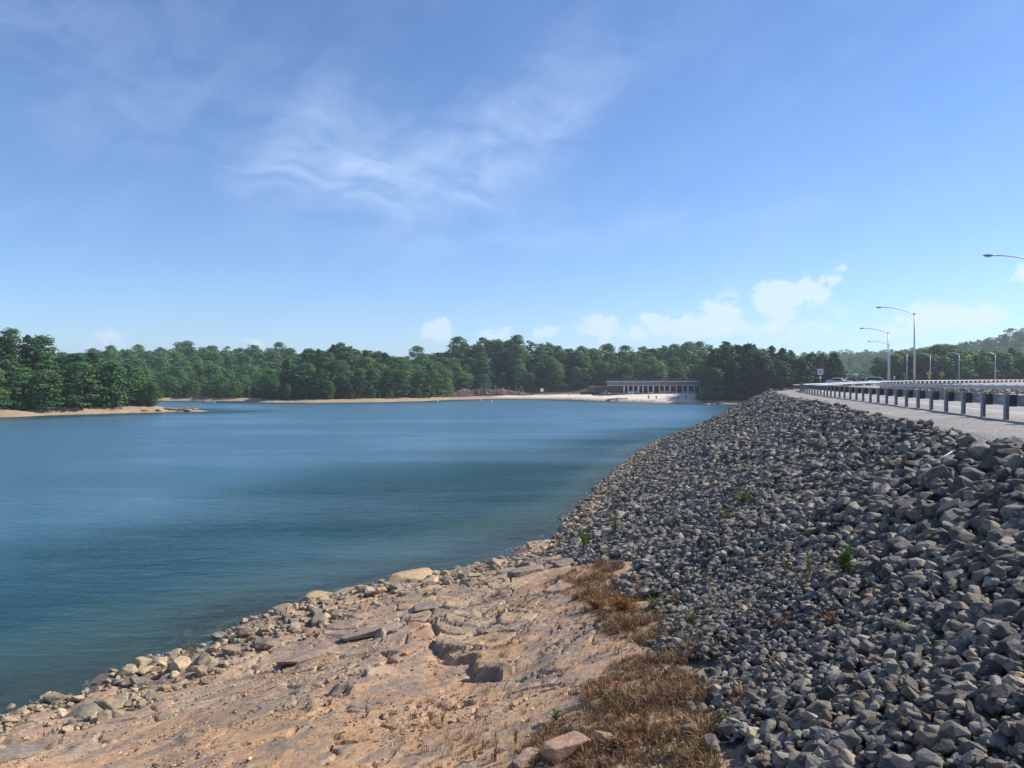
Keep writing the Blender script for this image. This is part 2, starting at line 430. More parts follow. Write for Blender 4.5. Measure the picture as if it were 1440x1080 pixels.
def gravel_mat(name, c0, c1, dark, sc=1.0):
    m, t, p = newmat(name)
    v = t.node('ShaderNodeTexVoronoi'); t.put(v.inputs['Vector'], t.pos); v.inputs['Scale'].default_value = 24 * sc
    n = t.noise(t.pos, .6 * sc, 5, .6); n2 = t.noise(t.pos, 30 * sc, 4, .6)
    c = t.mixc(t.ramp(n, .35, .65), c0, c1)
    sp = t.node('ShaderNodeSeparateColor'); t.put(sp.inputs[0], v.outputs['Color'])
    c = t.mixc(1, c, t.mixc(sp.outputs[0], (.6, .6, .6), (1.35, 1.33, 1.3)), 'MULTIPLY')
    c = t.mixc(t.ramp(n2, .55, .75, 0, .6), c, dark)
    t.put(p.inputs['Base Color'], c); p.inputs['Roughness'].default_value = .9
    t.put(p.inputs['Normal'], t.bump(t.math('ADD', v.outputs['Distance'], n2), .7, .03))
    return m
M['gravel'] = gravel_mat('shoulder_gravel', (.28, .26, .235), (.35, .32, .285), (.14, .13, .12))
M['median'] = gravel_mat('median_gravel', (.35, .30, .245), (.44, .38, .31), (.17, .15, .13), .4)
M['bed'] = gravel_mat('riprap_bed', (.05, .047, .043), (.085, .078, .07), (.025, .024, .022), .35)  # very dark bed colour, paints in the black shade of gaps between stones

def road_mat():
    m, t, p = newmat('worn_concrete_road')
    n = t.noise(t.mapping(t.pos, rot=(0, 0, R(15)), sc=(1, .12, 1)), 1.3, 5, .6); n2 = t.noise(t.pos, 40, 3, .6)
    c = t.mixc(t.ramp(n, .3, .7), (.27, .25, .235), (.36, .335, .31))
    c = t.mixc(t.ramp(n2, .5, .75, 0, .35), c, (.18, .17, .165))
    t.put(p.inputs['Base Color'], c); p.inputs['Roughness'].default_value = .85
    t.put(p.inputs['Normal'], t.bump(n2, .3, .01))
    return m
M['road'] = road_mat()
M['white_line'] = plain('road_paint_white', (.75, .75, .72), .7, 0, .1, 9)
M['yellow_line'] = plain('road_paint_yellow', (.70, .42, .07), .7, 0, .1, 9)
M['galv'] = plain('galvanised_steel', (.46, .475, .49), .5, .3, .18, 3)
M['post'] = plain('weathered_steel_post', (.33, .33, .34), .65, .2, .22, 5, .2)
M['block'] = plain('dark_timber_block', (.075, .06, .05), .85, 0, .25, 8, .3)
M['lamp'] = plain('lamp_pole_aluminium', (.52, .53, .54), .45, .55, .08, 2)
M['lamp_head'] = plain('lamp_head_grey', (.24, .26, .29), .5, .3, .08, 4)
M['lens'] = plain('lamp_glass', (.55, .58, .6), .2, 0, .05, 4)
M['concrete'] = plain('concrete', (.40, .385, .36), .85, 0, .12, 2.5, .2)
M['white'] = plain('white_paint', (.78, .78, .76), .5, 0, .05, 3)
M['black'] = plain('black_paint', (.02, .02, .02), .6, 0, .1, 3)
M['sign_yellow'] = plain('sign_yellow', (.78, .40, .03), .5, 0, .06, 2)
M['sign_green'] = plain('sign_green', (.03, .22, .15), .5, 0, .06, 2)
M['sign_white'] = plain('sign_white', (.72, .74, .74), .5, 0, .06, 2)
M['brick'] = plain('brown_brick', (.19, .11, .085), .85, 0, .25, 3, .2)
M['roof'] = plain('weathered_roof_board', (.30, .275, .26), .8, 0, .15, .8, .2)
M['fascia'] = plain('pale_fascia', (.42, .40, .38), .7, 0, .1, .8)
M['column'] = plain('pale_column', (.62, .61, .58), .7, 0, .08, 1)
M['inside'] = plain('pavilion_back_wall', (.10, .085, .075), .9, 0, .2, .6)
M['pale_green'] = plain('pale_green_panel', (.42, .52, .48), .7, 0, .08, 1)

def water_mat():
    m, t, p = newmat('lake_water')
    out = t.n['Material Output']
    t.n.remove(p)
    dep = t.node('ShaderNodeAttribute', attribute_name='depth').outputs['Fac']
    # ripples: short wind waves, gathered into cat's-paws
    paws = t.noise(t.mapping(t.pos, rot=(0, 0, R(6)), sc=(.30, 1.0, 1)), .035, 5, .55, .5)
    paws2 = t.noise(t.mapping(t.pos, rot=(0, 0, R(-4)), sc=(.28, 1.0, 1)), .13, 4, .55, .4)
    gust = t.math('ADD', t.math('MULTIPLY', paws, .62), t.math('MULTIPLY', paws2, .38))
    sx_ = t.node('ShaderNodeSeparateXYZ'); t.put(sx_.inputs[0], t.pos)
    lee = t.ramp(sx_.outputs[1], 14, 95, .30, 1.0)                       # sheltered under the dam, open water beyond
    st = t.math('MULTIPLY', t.ramp(gust, .42, .58, .45, 1.25), lee)
    w1 = t.noise(t.mapping(t.pos, rot=(0, 0, R(12)), sc=(.45, 1, 1)), 1.3, 4, .6, .3)
    w2 = t.noise(t.mapping(t.pos, rot=(0, 0, R(-20)), sc=(.6, 1, 1)), 5.0, 3, .6)
    h = t.math('ADD', t.math('MULTIPLY', w1, .75), t.math('MULTIPLY', w2, .16))
    nrm = t.bump(h, t.math('MULTIPLY', st, .6), .55)
    body = t.node('ShaderNodeBsdfDiffuse')
    murk = t.ramp(dep, 0.05, 1.7)
    t.put(body.inputs[0], t.mixc(murk, (.065, .115, .085), t.mixc(t.ramp(dep, 2.0, 8.0), (.005, .046, .052), (.055, .150, .220))))
    tr = t.node('ShaderNodeBsdfTransparent'); t.put(tr.inputs[0], (.62, .78, .70, 1))
    under = t.node('ShaderNodeMixShader')
    t.put(under.inputs[0], t.ramp(dep, 0.0, 1.2, .22, 1.0)); t.l.new(tr.outputs[0], under.inputs[1]); t.l.new(body.outputs[0], under.inputs[2])
    gl = t.node('ShaderNodeBsdfGlossy'); t.put(gl.inputs['Roughness'], t.ramp(lee, .3, 1, .05, .20))
    t.put(gl.inputs[0], (1, 1, 1, 1)); t.put(gl.inputs['Normal'], nrm)
    fr = t.node('ShaderNodeFresnel'); fr.inputs[0].default_value = 1.333; t.put(fr.inputs['Normal'], nrm)
    mix = t.node('ShaderNodeMixShader'); t.l.new(t.math('MINIMUM', t.math('MULTIPLY', fr.outputs[0], t.ramp(gust, .44, .58, .66, .48)), t.ramp(gust, .44, .58, .52, .35)), mix.inputs[0]); t.l.new(under.outputs[0], mix.inputs[1]); t.l.new(gl.outputs[0], mix.inputs[2])
    t.l.new(mix.outputs[0], out.inputs[0])
    return m
M['water'] = water_mat()

def terrain_mat():
    m, t, p = newmat('shore_soil_and_forest_floor')
    sd = t.node('ShaderNodeAttribute', attribute_name='shore').outputs['Fac']
    sand = t.node('ShaderNodeAttribute', attribute_name='sand').outputs['Fac']
    n = t.noise(t.pos, .35, 5, .6); n2 = t.noise(t.mapping(t.pos, sc=(1, 1, 6)), .9, 5, .65)
    soil = t.mixc(t.ramp(n2, .35, .68), (.42, .30, .185), (.30, .205, .13))
    soil = t.mixc(t.ramp(n, .5, .7, 0, .7), soil, (.45, .36, .25))
    floor = t.mixc(t.ramp(n, .35, .7), (.045, .05, .022), (.085, .07, .035))
    edge = t.math('ADD', sd, t.math('MULTIPLY', n, 5.0))
    c = t.mixc(t.ramp(edge, 7.2, 9.0), soil, floor)
    c = t.mixc(sand, c, t.mixc(t.ramp(n2, .4, .75), (.74, .64, .53), (.62, .49, .36)))
    t.put(p.inputs['Base Color'], c); p.inputs['Roughness'].default_value = .95
    t.put(p.inputs['Normal'], t.bump(n2, .4, .3))
    return m
M['terrain'] = terrain_mat()

def leaf_mat(name, dark, light, per_object):
    m, t, p = newmat(name)
    out = t.n['Material Output']
    if per_object == 'colour':
        sp = t.node('ShaderNodeSeparateColor'); t.put(sp.inputs[0], t.node('ShaderNodeObjectInfo').outputs['Color']); rnd = sp.outputs[0]
    elif per_object: rnd = t.node('ShaderNodeObjectInfo').outputs['Random']
    else: rnd = t.node('ShaderNodeAttribute', attribute_name='tint').outputs['Fac']
    n = t.noise(t.pos, .55, 3, .6)
    f = t.math('ADD', t.math('MULTIPLY', rnd, .65), t.math('MULTIPLY', t.ramp(n, .3, .7), .35))
    c = t.mixc(f, dark, light)
    t.put(p.inputs['Base Color'], c); p.inputs['Roughness'].default_value = .55
    p.inputs['Specular IOR Level'].default_value = .25
    tl = t.node('ShaderNodeBsdfTranslucent'); t.put(tl.inputs[0], t.mixc(1, c, (1.2, 1.35, .6), 'MULTIPLY'))
    mx = t.node('ShaderNodeMixShader'); mx.inputs[0].default_value = .28
    t.l.new(p.outputs[0], mx.inputs[1]); t.l.new(tl.outputs[0], mx.inputs[2]); t.l.new(mx.outputs[0], out.inputs[0])
    return m
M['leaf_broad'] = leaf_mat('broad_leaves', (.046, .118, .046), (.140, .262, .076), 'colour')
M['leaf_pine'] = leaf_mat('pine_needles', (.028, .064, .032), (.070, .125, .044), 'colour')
M['leaf_wood'] = leaf_mat('far_wood_leaves', (.046, .116, .050), (.130, .245, .080), False)
M['leaf_bright'] = leaf_mat('weed_leaves', (.075, .13, .03), (.13, .20, .05), True)
M['leaf_rust'] = leaf_mat('rust_leaves', (.26, .11, .04), (.34, .15, .05), True)
M['leaf_olive'] = leaf_mat('olive_leaves', (.13, .13, .05), (.20, .18, .07), True)
M['bark'] = plain('bark', (.11, .085, .065), .9, 0, .3, 3, .4)
M['bark_pale'] = plain('bark_pale', (.27, .22, .18), .9, 0, .25, 3, .3)
M['twig'] = plain('dry_twig', (.22, .16, .10), .9, 0, .2, 9)

def grass_mat():
    m, t, p = newmat('dry_grass')
    col = t.node('ShaderNodeAttribute', attribute_name='tint').outputs['Color']
    t.put(p.inputs['Base Color'], col); p.inputs['Roughness'].default_value = .8
    return m
M['grass'] = grass_mat()

# ------------------------------------------------------------------ stone shapes
def hull_mesh(name, pts, mat, bev=0.0):
    bm = bmesh.new()
    for q in pts: bm.verts.new(q)
    r = bmesh.ops.convex_hull(bm, input=bm.verts)
    bmesh.ops.delete(bm, geom=[g for g in r['geom_interior'] if isinstance(g, bmesh.types.BMVert)], context='VERTS')
    if bev:
        bmesh.ops.dissolve_limit(bm, angle_limit=R(14), verts=bm.verts, edges=bm.edges)
        bmesh.ops.bevel(bm, geom=list(bm.edges), offset=bev, segments=1, profile=.5, affect='EDGES', clamp_overlap=True)
    bmesh.ops.triangulate(bm, faces=bm.faces)
    bmesh.ops.recalc_face_normals(bm, faces=bm.faces)
    me = bpy.data.meshes.new(name); bm.to_mesh(me); bm.free(); me.materials.append(mat)
    return me
def stone_pts(r, n, dims, boxy=.55):
    P = r.normal(size=(n, 3)); P /= np.linalg.norm(P, axis=1)[:, None]
    B = P / np.abs(P).max(axis=1)[:, None]
    P = P * (1 - boxy) + B * boxy
    return P * np.asarray(dims) * .5 * r.uniform(.88, 1.0, (n, 1))
def stone_set(n, npts, seed, mat, flat=(.45, .8), bev=0.0):
    r = np.random.default_rng(seed); out = []
    for i in range(n):
        d = (1.0, r.uniform(.6, .95), r.uniform(*flat))
        out.append(hull_mesh('stone', stone_pts(r, npts, d, r.uniform(.3, .6)), mat, bev))
    return out
def arrays(me):
    V = np.empty(len(me.vertices) * 3, np.float32); me.vertices.foreach_get('co', V)
    F = np.empty(len(me.loops), np.int32); me.loops.foreach_get('vertex_index', F)
    return V.reshape(-1, 3), F.reshape(-1, 3)
def rot_mats(r, n, tilt):
    """random heading, random tilt off the vertical"""
    a = r.uniform(0, 2 * np.pi, n); b = r.normal(0, tilt, n); c = r.normal(0, tilt, n)
    ca, sa, cb, sb, cc, sc = np.cos(a), np.sin(a), np.cos(b), np.sin(b), np.cos(c), np.sin(c)
    Z = np.zeros(n); O = np.ones(n)
    Rz = np.stack([ca, -sa, Z, sa, ca, Z, Z, Z, O], 1).reshape(-1, 3, 3)
    Rx = np.stack([O, Z, Z, Z, cb, -sb, Z, sb, cb], 1).reshape(-1, 3, 3)
    Ry = np.stack([cc, Z, sc, Z, O, Z, -sc, Z, cc], 1).reshape(-1, 3, 3)
    return Rx @ Ry @ Rz
def scatter(name, protos, pos, size, rots, tints, parent, mat, kind='stuff'):
    """many loose pieces joined into one part"""
    PV = [arrays(p) for p in protos]; which = rng.integers(0, len(protos), len(pos))
    Vs, Fs, Ts = [], [], []; off = 0
    for k, (V, F) in enumerate(PV):
        idx = np.nonzero(which == k)[0]
        if not len(idx): continue
        W = np.einsum('nij,vj->nvi', rots[idx], V) * size[idx][:, None, None] + pos[idx][:, None, :]
        Vs.append(W.reshape(-1, 3)); n = len(V)
        Fs.append((F[None] + (np.arange(len(idx)) * n)[:, None, None]).reshape(-1, 3) + off); off += n * len(idx)
        Ts.append(np.repeat(tints[idx], n, axis=0))
    me = mesh_np(name, np.vstack(Vs), np.vstack(Fs), False, [mat])
    cattr(me, 'tint', np.vstack(Ts))
    return tag(obj(name, me, parent), kind=kind)
def in_view(x, y, z, m=1.12):
    return (y > 1.5) & (np.abs(x) < .6655 * y * m + 1.2) & ((ZC - z) < .52 * y * m + .8)

# ------------------------------------------------------------------ SETTING: terrain and lake
def axis(*segs):
    out = []
    for a, b, st in segs: out += list(np.arange(a, b, st))
    return np.array(out + [segs[-1][1]])
gx = axis((-3200, -600, 130), (-600, -260, 20), (-260, -110, 5), (-110, 110, 2.2), (110, 260, 5), (260, 800, 20), (800, 3200, 120))
gy = axis((-800, -60, 60), (-60, 120, 6), (120, 320, 2.2), (320, 480, 6), (480, 1100, 20), (1100, 3600, 125))
X, Y = np.meshgrid(gx, gy); fx, fy = X.ravel(), Y.ravel()
sdl = lake_sd(fx, fy); Z = land_z(fx, fy, sdl)
nx, ny = len(gx), len(gy)
ii = (np.arange(ny - 1)[:, None] * nx + np.arange(nx - 1)[None]).ravel()
me = mesh_np('terrain', np.stack([fx, fy, Z], 1), np.stack([ii, ii + 1, ii + nx + 1, ii + nx], 1), True, [M['terrain']])
fattr(me, 'shore', sdl)
sandm = sstep(-9, -3, fx) * sstep(84, 78, fx) * sstep(226, 231, fy) * sstep(309, 304, fy) * sstep(.243, .234, fx / np.maximum(fy, 1)) * sstep(1.5, 4.5, sdl + 2 * pnoise(fx * .12, fy * .12))
fattr(me, 'sand', sandm)
terrain = tag(obj('terrain', me), 'wooded hills and bare tan shore around the lake', kind='structure')

wx = axis((-3000, -400, 200), (-400, -60, 12), (-60, -26, 2), (-26, 14, .35), (14, 60, 2), (60, 120, 6))
wy = axis((-70, 6, 6), (6, 40, .35), (40, 100, 1.5), (100, 300, 4))
X, Y = np.meshgrid(wx, wy); fx, fy = X.ravel(), Y.ravel()
dep = -lake_sd(fx, fy) * .4
nearw = sstep(-32, -12, fx) * sstep(110, 75, fy) * (fx < 60)
bedz = np.maximum(shelf_z(fx, fy, False), dam_z(fx, fy))
dep = np.where(nearw > 0, -bedz * nearw + dep * (1 - nearw), dep)
nx, ny = len(wx), len(wy); ii = (np.arange(ny - 1)[:, None] * nx + np.arange(nx - 1)[None]).ravel()
me = mesh_np('lake', np.stack([fx, fy, np.zeros_like(fx)], 1), np.stack([ii, ii + 1, ii + nx + 1, ii + nx], 1), False, [M['water']])
fattr(me, 'depth', np.clip(dep, 0, 9))
lake = tag(obj('lake_water', me), 'rippled blue green lake water', kind='structure')

# ------------------------------------------------------------------ SETTING: dam, shoulder, road, median
def normals2(P):
    T = np.gradient(P[:, :2], axis=0); T /= np.linalg.norm(T, axis=1)[:, None]
    return np.stack([-T[:, 1], T[:, 0]], 1)                      # left of travel
def grid_faces(n, m):
    i = (np.arange(n - 1)[:, None] * m + np.arange(m - 1)[None]).ravel()
    return np.stack([i, i + 1, i + m + 1, i + m], 1)
# embankment below the gravel: rows along the crest
S = catmull(OUT[::3], 8); S = S[(S[:, 1] > -20) & (S[:, 0] < 110)]; NL = normals2(S)
ps = np.concatenate([np.arange(1.6, 6, .35), np.arange(6, 26, .8)])
V = []
for p_ in ps:
    q = S[:, :2] + NL * p_
    z = dam_z(q[:, 0], q[:, 1]) - .06
    V.append(np.stack([q[:, 0], q[:, 1], np.maximum(z, -3.8)], 1))
V = np.transpose(np.array(V), (1, 0, 2))
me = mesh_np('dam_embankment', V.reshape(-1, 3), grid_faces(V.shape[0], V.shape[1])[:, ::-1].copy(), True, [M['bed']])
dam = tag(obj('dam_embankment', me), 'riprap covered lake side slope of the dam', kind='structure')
ps = np.linspace(-1.2, 3.2, 18); V = []
for p_ in ps:
    q = OUT[:, :2] + normals2(OUT) * p_
    z = OUT[:, 2] + .012 - .03 * max(p_, 0) - 1.1 * max(p_ - 2.6, 0) + .03 * fbm(q[:, 0] * 1.1, q[:, 1] * 1.1, 3) * (1 if p_ > -.5 else 0)
    V.append(np.stack([q[:, 0], q[:, 1], z], 1))
V = np.transpose(np.array(V), (1, 0, 2))
me = mesh_np('gravel_shoulder', V.reshape(-1, 3), grid_faces(V.shape[0], V.shape[1])[:, ::-1].copy(), True, [M['gravel']])
shoulder = tag(obj('gravel_shoulder', me), 'pale gravel shoulder outside the guardrail', kind='structure')
def road_strip(name, f0, f1, dz, mat, off0=0.0, off1=0.0, i0=0, i1=None, kind='structure', label=None, parent=None):
    """strip between two positions across the road; f = 0 lake-side rail, 1 inner rail; off = metres added"""
    A, B = OUT[i0:i1], INN[i0:i1]; D = B - A; L = np.linalg.norm(D[:, :2], axis=1)[:, None]; U = D / L
    P = A + D * f0 + U * off0; Q = A + D * f1 + U * off1
    mid = 4; W = np.stack([P + (Q - P) * k / mid for k in range(mid + 1)], 1); W[:, :, 2] += dz
    me = mesh_np(name, W.reshape(-1, 3), grid_faces(W.shape[0], W.shape[1])[:, ::-1].copy(), True, [mat])
    o = obj(name, me, parent)
    return tag(o, label, kind=kind) if parent is None else o
road = road_strip('road', 0, 1, 0.0, M['road'], 1.0, -0.2, label='pale concrete road curving along the dam crest')
road_strip('edge_line', 0, 0, .006, M['white_line'], 2.0, 2.14, parent=road)
road_strip('edge_line', 1, 1, .006, M['white_line'], -1.5, -1.36, parent=road)
road_strip('centre_line', .5, .5, .006, M['yellow_line'], -.22, -.10, parent=road)
road_strip('centre_line', .5, .5, .006, M['yellow_line'], .10, .22, parent=road)
# gravel median inside the bend
A = INN; tgt = np.stack([np.full(len(A), 250.0), np.linspace(-70, 172, len(A)), np.full(len(A), 6.2)], 1)
D = tgt - A; L = np.linalg.norm(D[:, :2], axis=1)[:, None]
V = []
for dist, dz in ((-.35, .004), (.6, .0), (1.6, .08), (3, .25), (5, .36), (8, .42), (12, .45), (18, .42), (30, .35), (50, .3)):
    q = A + D / L * np.minimum(dist, L * .98); q[:, 2] = A[:, 2] + dz + .06 * fbm(q[:, 0] * .3, q[:, 1] * .3, 3) * (dist > 1); V.append(q)
q = tgt.copy(); q[:, 2] = 6.1; V.append(q)
V = np.transpose(np.array(V), (1, 0, 2))
me = mesh_np('gravel_median', V.reshape(-1, 3), grid_faces(V.shape[0], V.shape[1])[:, ::-1].copy(), True, [M['median']])
median = tag(obj('gravel_median', me), 'pale gravel mound inside the road bend', kind='structure')
# parking pad beyond the bend
me = mesh_np('parking_lot', [(57, 138, 6.0), (92, 163, 6.0), (112, 210, 6.0), (72, 196, 6.0), (60, 165, 6.0)], [(0, 1, 2, 3, 4)], False, [M['road']])
tag(obj('parking_lot', me), 'parking lot beyond the road bend', kind='structure')

# ------------------------------------------------------------------ SETTING: rock shelf
def warped_axis(a, b, st): return np.arange(a, b + 1e-6, st)
sx = warped_axis(-22, 8.5, .05); sy = warped_axis(4.5, 33, .055)
X, Y = np.meshgrid(sx, sy); Z = shelf_z(X, Y)
me = mesh_np('rock_shelf', np.stack([X.ravel(), Y.ravel(), Z.ravel()], 1), grid_faces(len(sy), len(sx)), False, [M['shelf']])
pk_, cid_, ed_ = plates(X.ravel(), Y.ravel())
GP = [(1.0, 21.5), (2.7, 20.8), (2.95, 14.2), (2.6, 10.2), (2.1, 7.6), (0.0, 8.2), (.45, 10.2), (1.2, 11), (2.0, 13), (1.6, 16.4)]
gp_ = np.array([(*q, 0) for q in GP + GP[:1]]); tx, ty = X.ravel() + .5 * pnoise(X.ravel() * .8, Y.ravel() * .8), Y.ravel() + .7 * pnoise(X.ravel() * .8 + 50, Y.ravel() * .8)
nearg = (tx > -2.5) & (tx < 5) & (ty < 24); turf_ = np.zeros(len(tx)); ins_ = np.zeros(nearg.sum(), bool); qx, qy = tx[nearg], ty[nearg]
for (ax, ay), (bx, by) in zip(GP, GP[1:] + GP[:1]): ins_ ^= ((ay > qy) != (by > qy)) & (qx < (bx - ax) * (qy - ay) / ((by - ay) or 1e-9) + ax)
dg_ = np.abs(poly_dist(qx, qy, gp_)[0]); turf_[nearg] = sstep(-.35, .25, np.where(ins_, dg_, -dg_))
fattr(me, 'turf', turf_)
fattr(me, 'plate', pk_ * (1 - turf_)); fattr(me, 'cell', cid_)
shelf = tag(obj('rock_shelf', me), 'tan bedded sandstone shelf running down to the water', kind='structure')
sx2 = warped_axis(-24, 9, .5); sy2 = warped_axis(-14, 4.7, .5)
X, Y = np.meshgrid(sx2, sy2); Z = shelf_z(X, Y) - .01
me = mesh_np('rock_knoll', np.stack([X.ravel(), Y.ravel(), Z.ravel()], 1), grid_faces(len(sy2), len(sx2)), True, [M['shelf']])
tag(obj('rock_knoll', me), 'rock knoll above the shelf', kind='structure')

def ground_near(x, y):
    return np.maximum(shelf_z(x, y, False), dam_z(x, y))
# ------------------------------------------------------------------ riprap
PROT = stone_set(26, 18, 3, M['stone'], (.42, .8))
PROT_BIG = stone_set(18, 22, 9, M['stone_one'], (.42, .75), .05)
def riprap_points(n):
    i = rng.uniform(0, 1, n); k = i * (len(S) - 1); a = np.floor(k).astype(int).clip(0, len(S) - 2); t = k - a
    c = S[a, :2] * (1 - t)[:, None] + S[a + 1, :2] * t[:, None]; nn = NL[a]
    p = rng.uniform(EDGE - .35, 17.5, n)
    q = c + nn * p[:, None]
    return q[:, 0], q[:, 1], p
x, y, p = riprap_points(1300000)
z = dam_z(x, y, None)
k = in_view(x, y, z) & (y < 112) & (z > -1.2)
x, y, p, z = x[k], y[k], p[k], z[k]
sz_ = shelf_z(x, y, False)
k = (z > sz_ + .03 + .16 * pnoise(x * .8, y * .8)) ; x, y, p, z = x[k], y[k], p[k], z[k]
nz = fbm(x * .16 + 4, y * .16, 3)
mean = .090 + .02 * sstep(8, 12, y) + .035 * nz + .105 * sstep(7.0, 3.5, p) * sstep(24, 10, y) * sstep(5.5, 9, y) + .085 * sstep(13, 40, y)
mean -= .02 * np.exp(-((p - 6.8 - .1 * (y - 10)) / 2.0) ** 2 - ((y - 12) / 6.0) ** 2)
mean = np.clip(mean, .070, .5)
edge_fade = sstep(EDGE - .35, EDGE + .5, p + .45 * pnoise(x * .9, y * .9))
area_density = 1300000 / (np.linalg.norm(np.diff(S[:, :2], axis=0), axis=1).sum() * (17.5 - EDGE + .35))
want = 1.55 / (.7 * mean ** 2) * edge_fade
k = rng.uniform(size=len(x)) < want / area_density
x, y, p, z, mean = x[k], y[k], p[k], z[k], mean[k]
size = mean * np.exp(rng.normal(0, .50, len(x))) * 1.08
size = np.minimum(size, mean * 2.6); size = np.clip(size, .045, .60) * sstep(1.5, 6.5, np.hypot(x, y)).clip(.5, 1)
def riprap_tint(x, y, z, n):
    v = np.exp(rng.normal(-.08, .48, n)).clip(.35, 2.0)
    c = np.stack([.178 * v, .155 * v, .124 * v], 1)
    warm = rng.uniform(size=n) < .16
    c[warm] = np.stack([.21 * v, .165 * v, .115 * v], 1)[warm]
    rust = (rng.uniform(size=n) < .03) & (size < .2)
    c[rust] = np.stack([.19 * v, .125 * v, .085 * v], 1)[rust]
    low = (z < .75 + .4 * pnoise(x * .5, y * .5)) & (rng.uniform(size=n) < .75)        # mineral stain in the draw-down band
    c[low] = np.stack([.30 * v, .225 * v, .14 * v], 1)[low]
    return c
tint = riprap_tint(x, y, z, len(x))
zc = z + size * rng.uniform(.02, .24, len(x))
pos = np.stack([x, y, zc], 1)
rots = rot_mats(rng, len(x), .38)
# lean of the slope
nx_, ny_ = -.447 * .966, .447 * .26
score = size / np.hypot(x, y) * np.where(in_view(x, y, z, .98), 1, 0) * (size > .2)
big = np.argsort(-score)[:300]
rest = np.ones(len(x), bool); rest[big] = False
scatter('riprap', PROT, pos[rest], size[rest], rots[rest], tint[rest], dam, M['stone'])
for j in big:
    o = bpy.data.objects.new('stone', PROT_BIG[random.randrange(len(PROT_BIG))]); link(o, dam)
    Mx = Matrix(rots[j].tolist()).to_4x4()
    o.matrix_local = Matrix.Translation(pos[j].tolist()) @ Mx @ Matrix.Scale(float(size[j]), 4)
    o.color = (*[float(v) for v in tint[j]], 1)
print('riprap', len(x))
# stones behind the inner rail
A = INN[36:100]; NLi = -normals2(A); n = 2600
i = rng.integers(0, len(A), n); d_ = rng.uniform(.35, 4.2, n)
q = A[i, :2] + NLi[i] * d_[:, None] + rng.normal(0, .6, (n, 2))
pz = A[i, 2] + np.interp(d_, [0, .6, 1.6, 3, 5], [0, 0, .08, .25, .36])
s_ = .26 * np.exp(rng.normal(0, .3, n)); d2, _ = poly_dist(q[:, 0], q[:, 1], INN)
k = d2 < -.3
pos2 = np.stack([q[:, 0], q[:, 1], pz + s_ * .1], 1)
v = rng.normal(1, .25, n).clip(.5, 1.6)
scatter('median_riprap', PROT, pos2[k], s_[k], rot_mats(rng, n, .3)[k], np.stack([.21 * v, .195 * v, .18 * v], 1)[k], median, M['stone'])

# ------------------------------------------------------------------ shelf: boulders along the waterline, slabs, pebbles
PROT_SH = stone_set(16, 20, 21, M['stone_one'], (.35, .65), .05)
wl = catmull([(-14, 10), (-12.2, 12.8), (-10.3, 15.5), (-8.6, 18.5), (-7.2, 22), (-5.5, 25.0), (-3, 27), (-1, 28.6), (.9, 30.5)], 40)
cand = []
for _ in range(7000):
    a = wl[random.randrange(len(wl))]; t_ = random.random() ** 1.5
    off = -.5 + 3.4 * t_
    cand.append((a[0] + off * .78 + random.gauss(0, .25), a[1] - off * .6 + random.gauss(0, .25), off))
cand = np.array(cand); cz = shelf_z(cand[:, 0], cand[:, 1], False)
k = (cz > -.25) & (cz < 1.25) & in_view(cand[:, 0], cand[:, 1], cz, 1.05); cand, cz = cand[k], cz[k]
thin = .12 + .88 * sstep(-.35, .25, pnoise(cand[:, 0] * .5 + 3, cand[:, 1] * .5)) * np.where(cand[:, 1] > 22.5, .5, 1.0)
k = rng.uniform(size=len(cand)) < thin * sstep(1.3, .5, cz); cand, cz = cand[k], cz[k]
bs = np.clip(.125 * np.exp(rng.normal(0, .65, len(cand))), .05, .62)
order = np.argsort(-bs / np.hypot(cand[:, 0], cand[:, 1]))
v = rng.normal(1, .2, len(cand)).clip(.6, 1.5)
bt = np.stack([.40 * v, .30 * v, .185 * v], 1); gk = rng.uniform(size=len(cand)) < .38
bt[gk] = np.stack([.24 * v, .195 * v, .145 * v], 1)[gk]
bp = np.stack([cand[:, 0], cand[:, 1], cz + bs * .14], 1); br = rot_mats(rng, len(cand), .25)
for j in order[:290]:
    o = bpy.data.objects.new('boulder', PROT_SH[random.randrange(len(PROT_SH))]); link(o, shelf)
    o.matrix_local = Matrix.Translation(bp[j].tolist()) @ Matrix(br[j].tolist()).to_4x4() @ Matrix.Scale(float(bs[j]), 4)
    o.color = (*[float(q) for q in bt[j]], 1)
j = order[290:]
if len(j): scatter('shore_stones', PROT, bp[j], bs[j], br[j], bt[j], shelf, M['stone'])
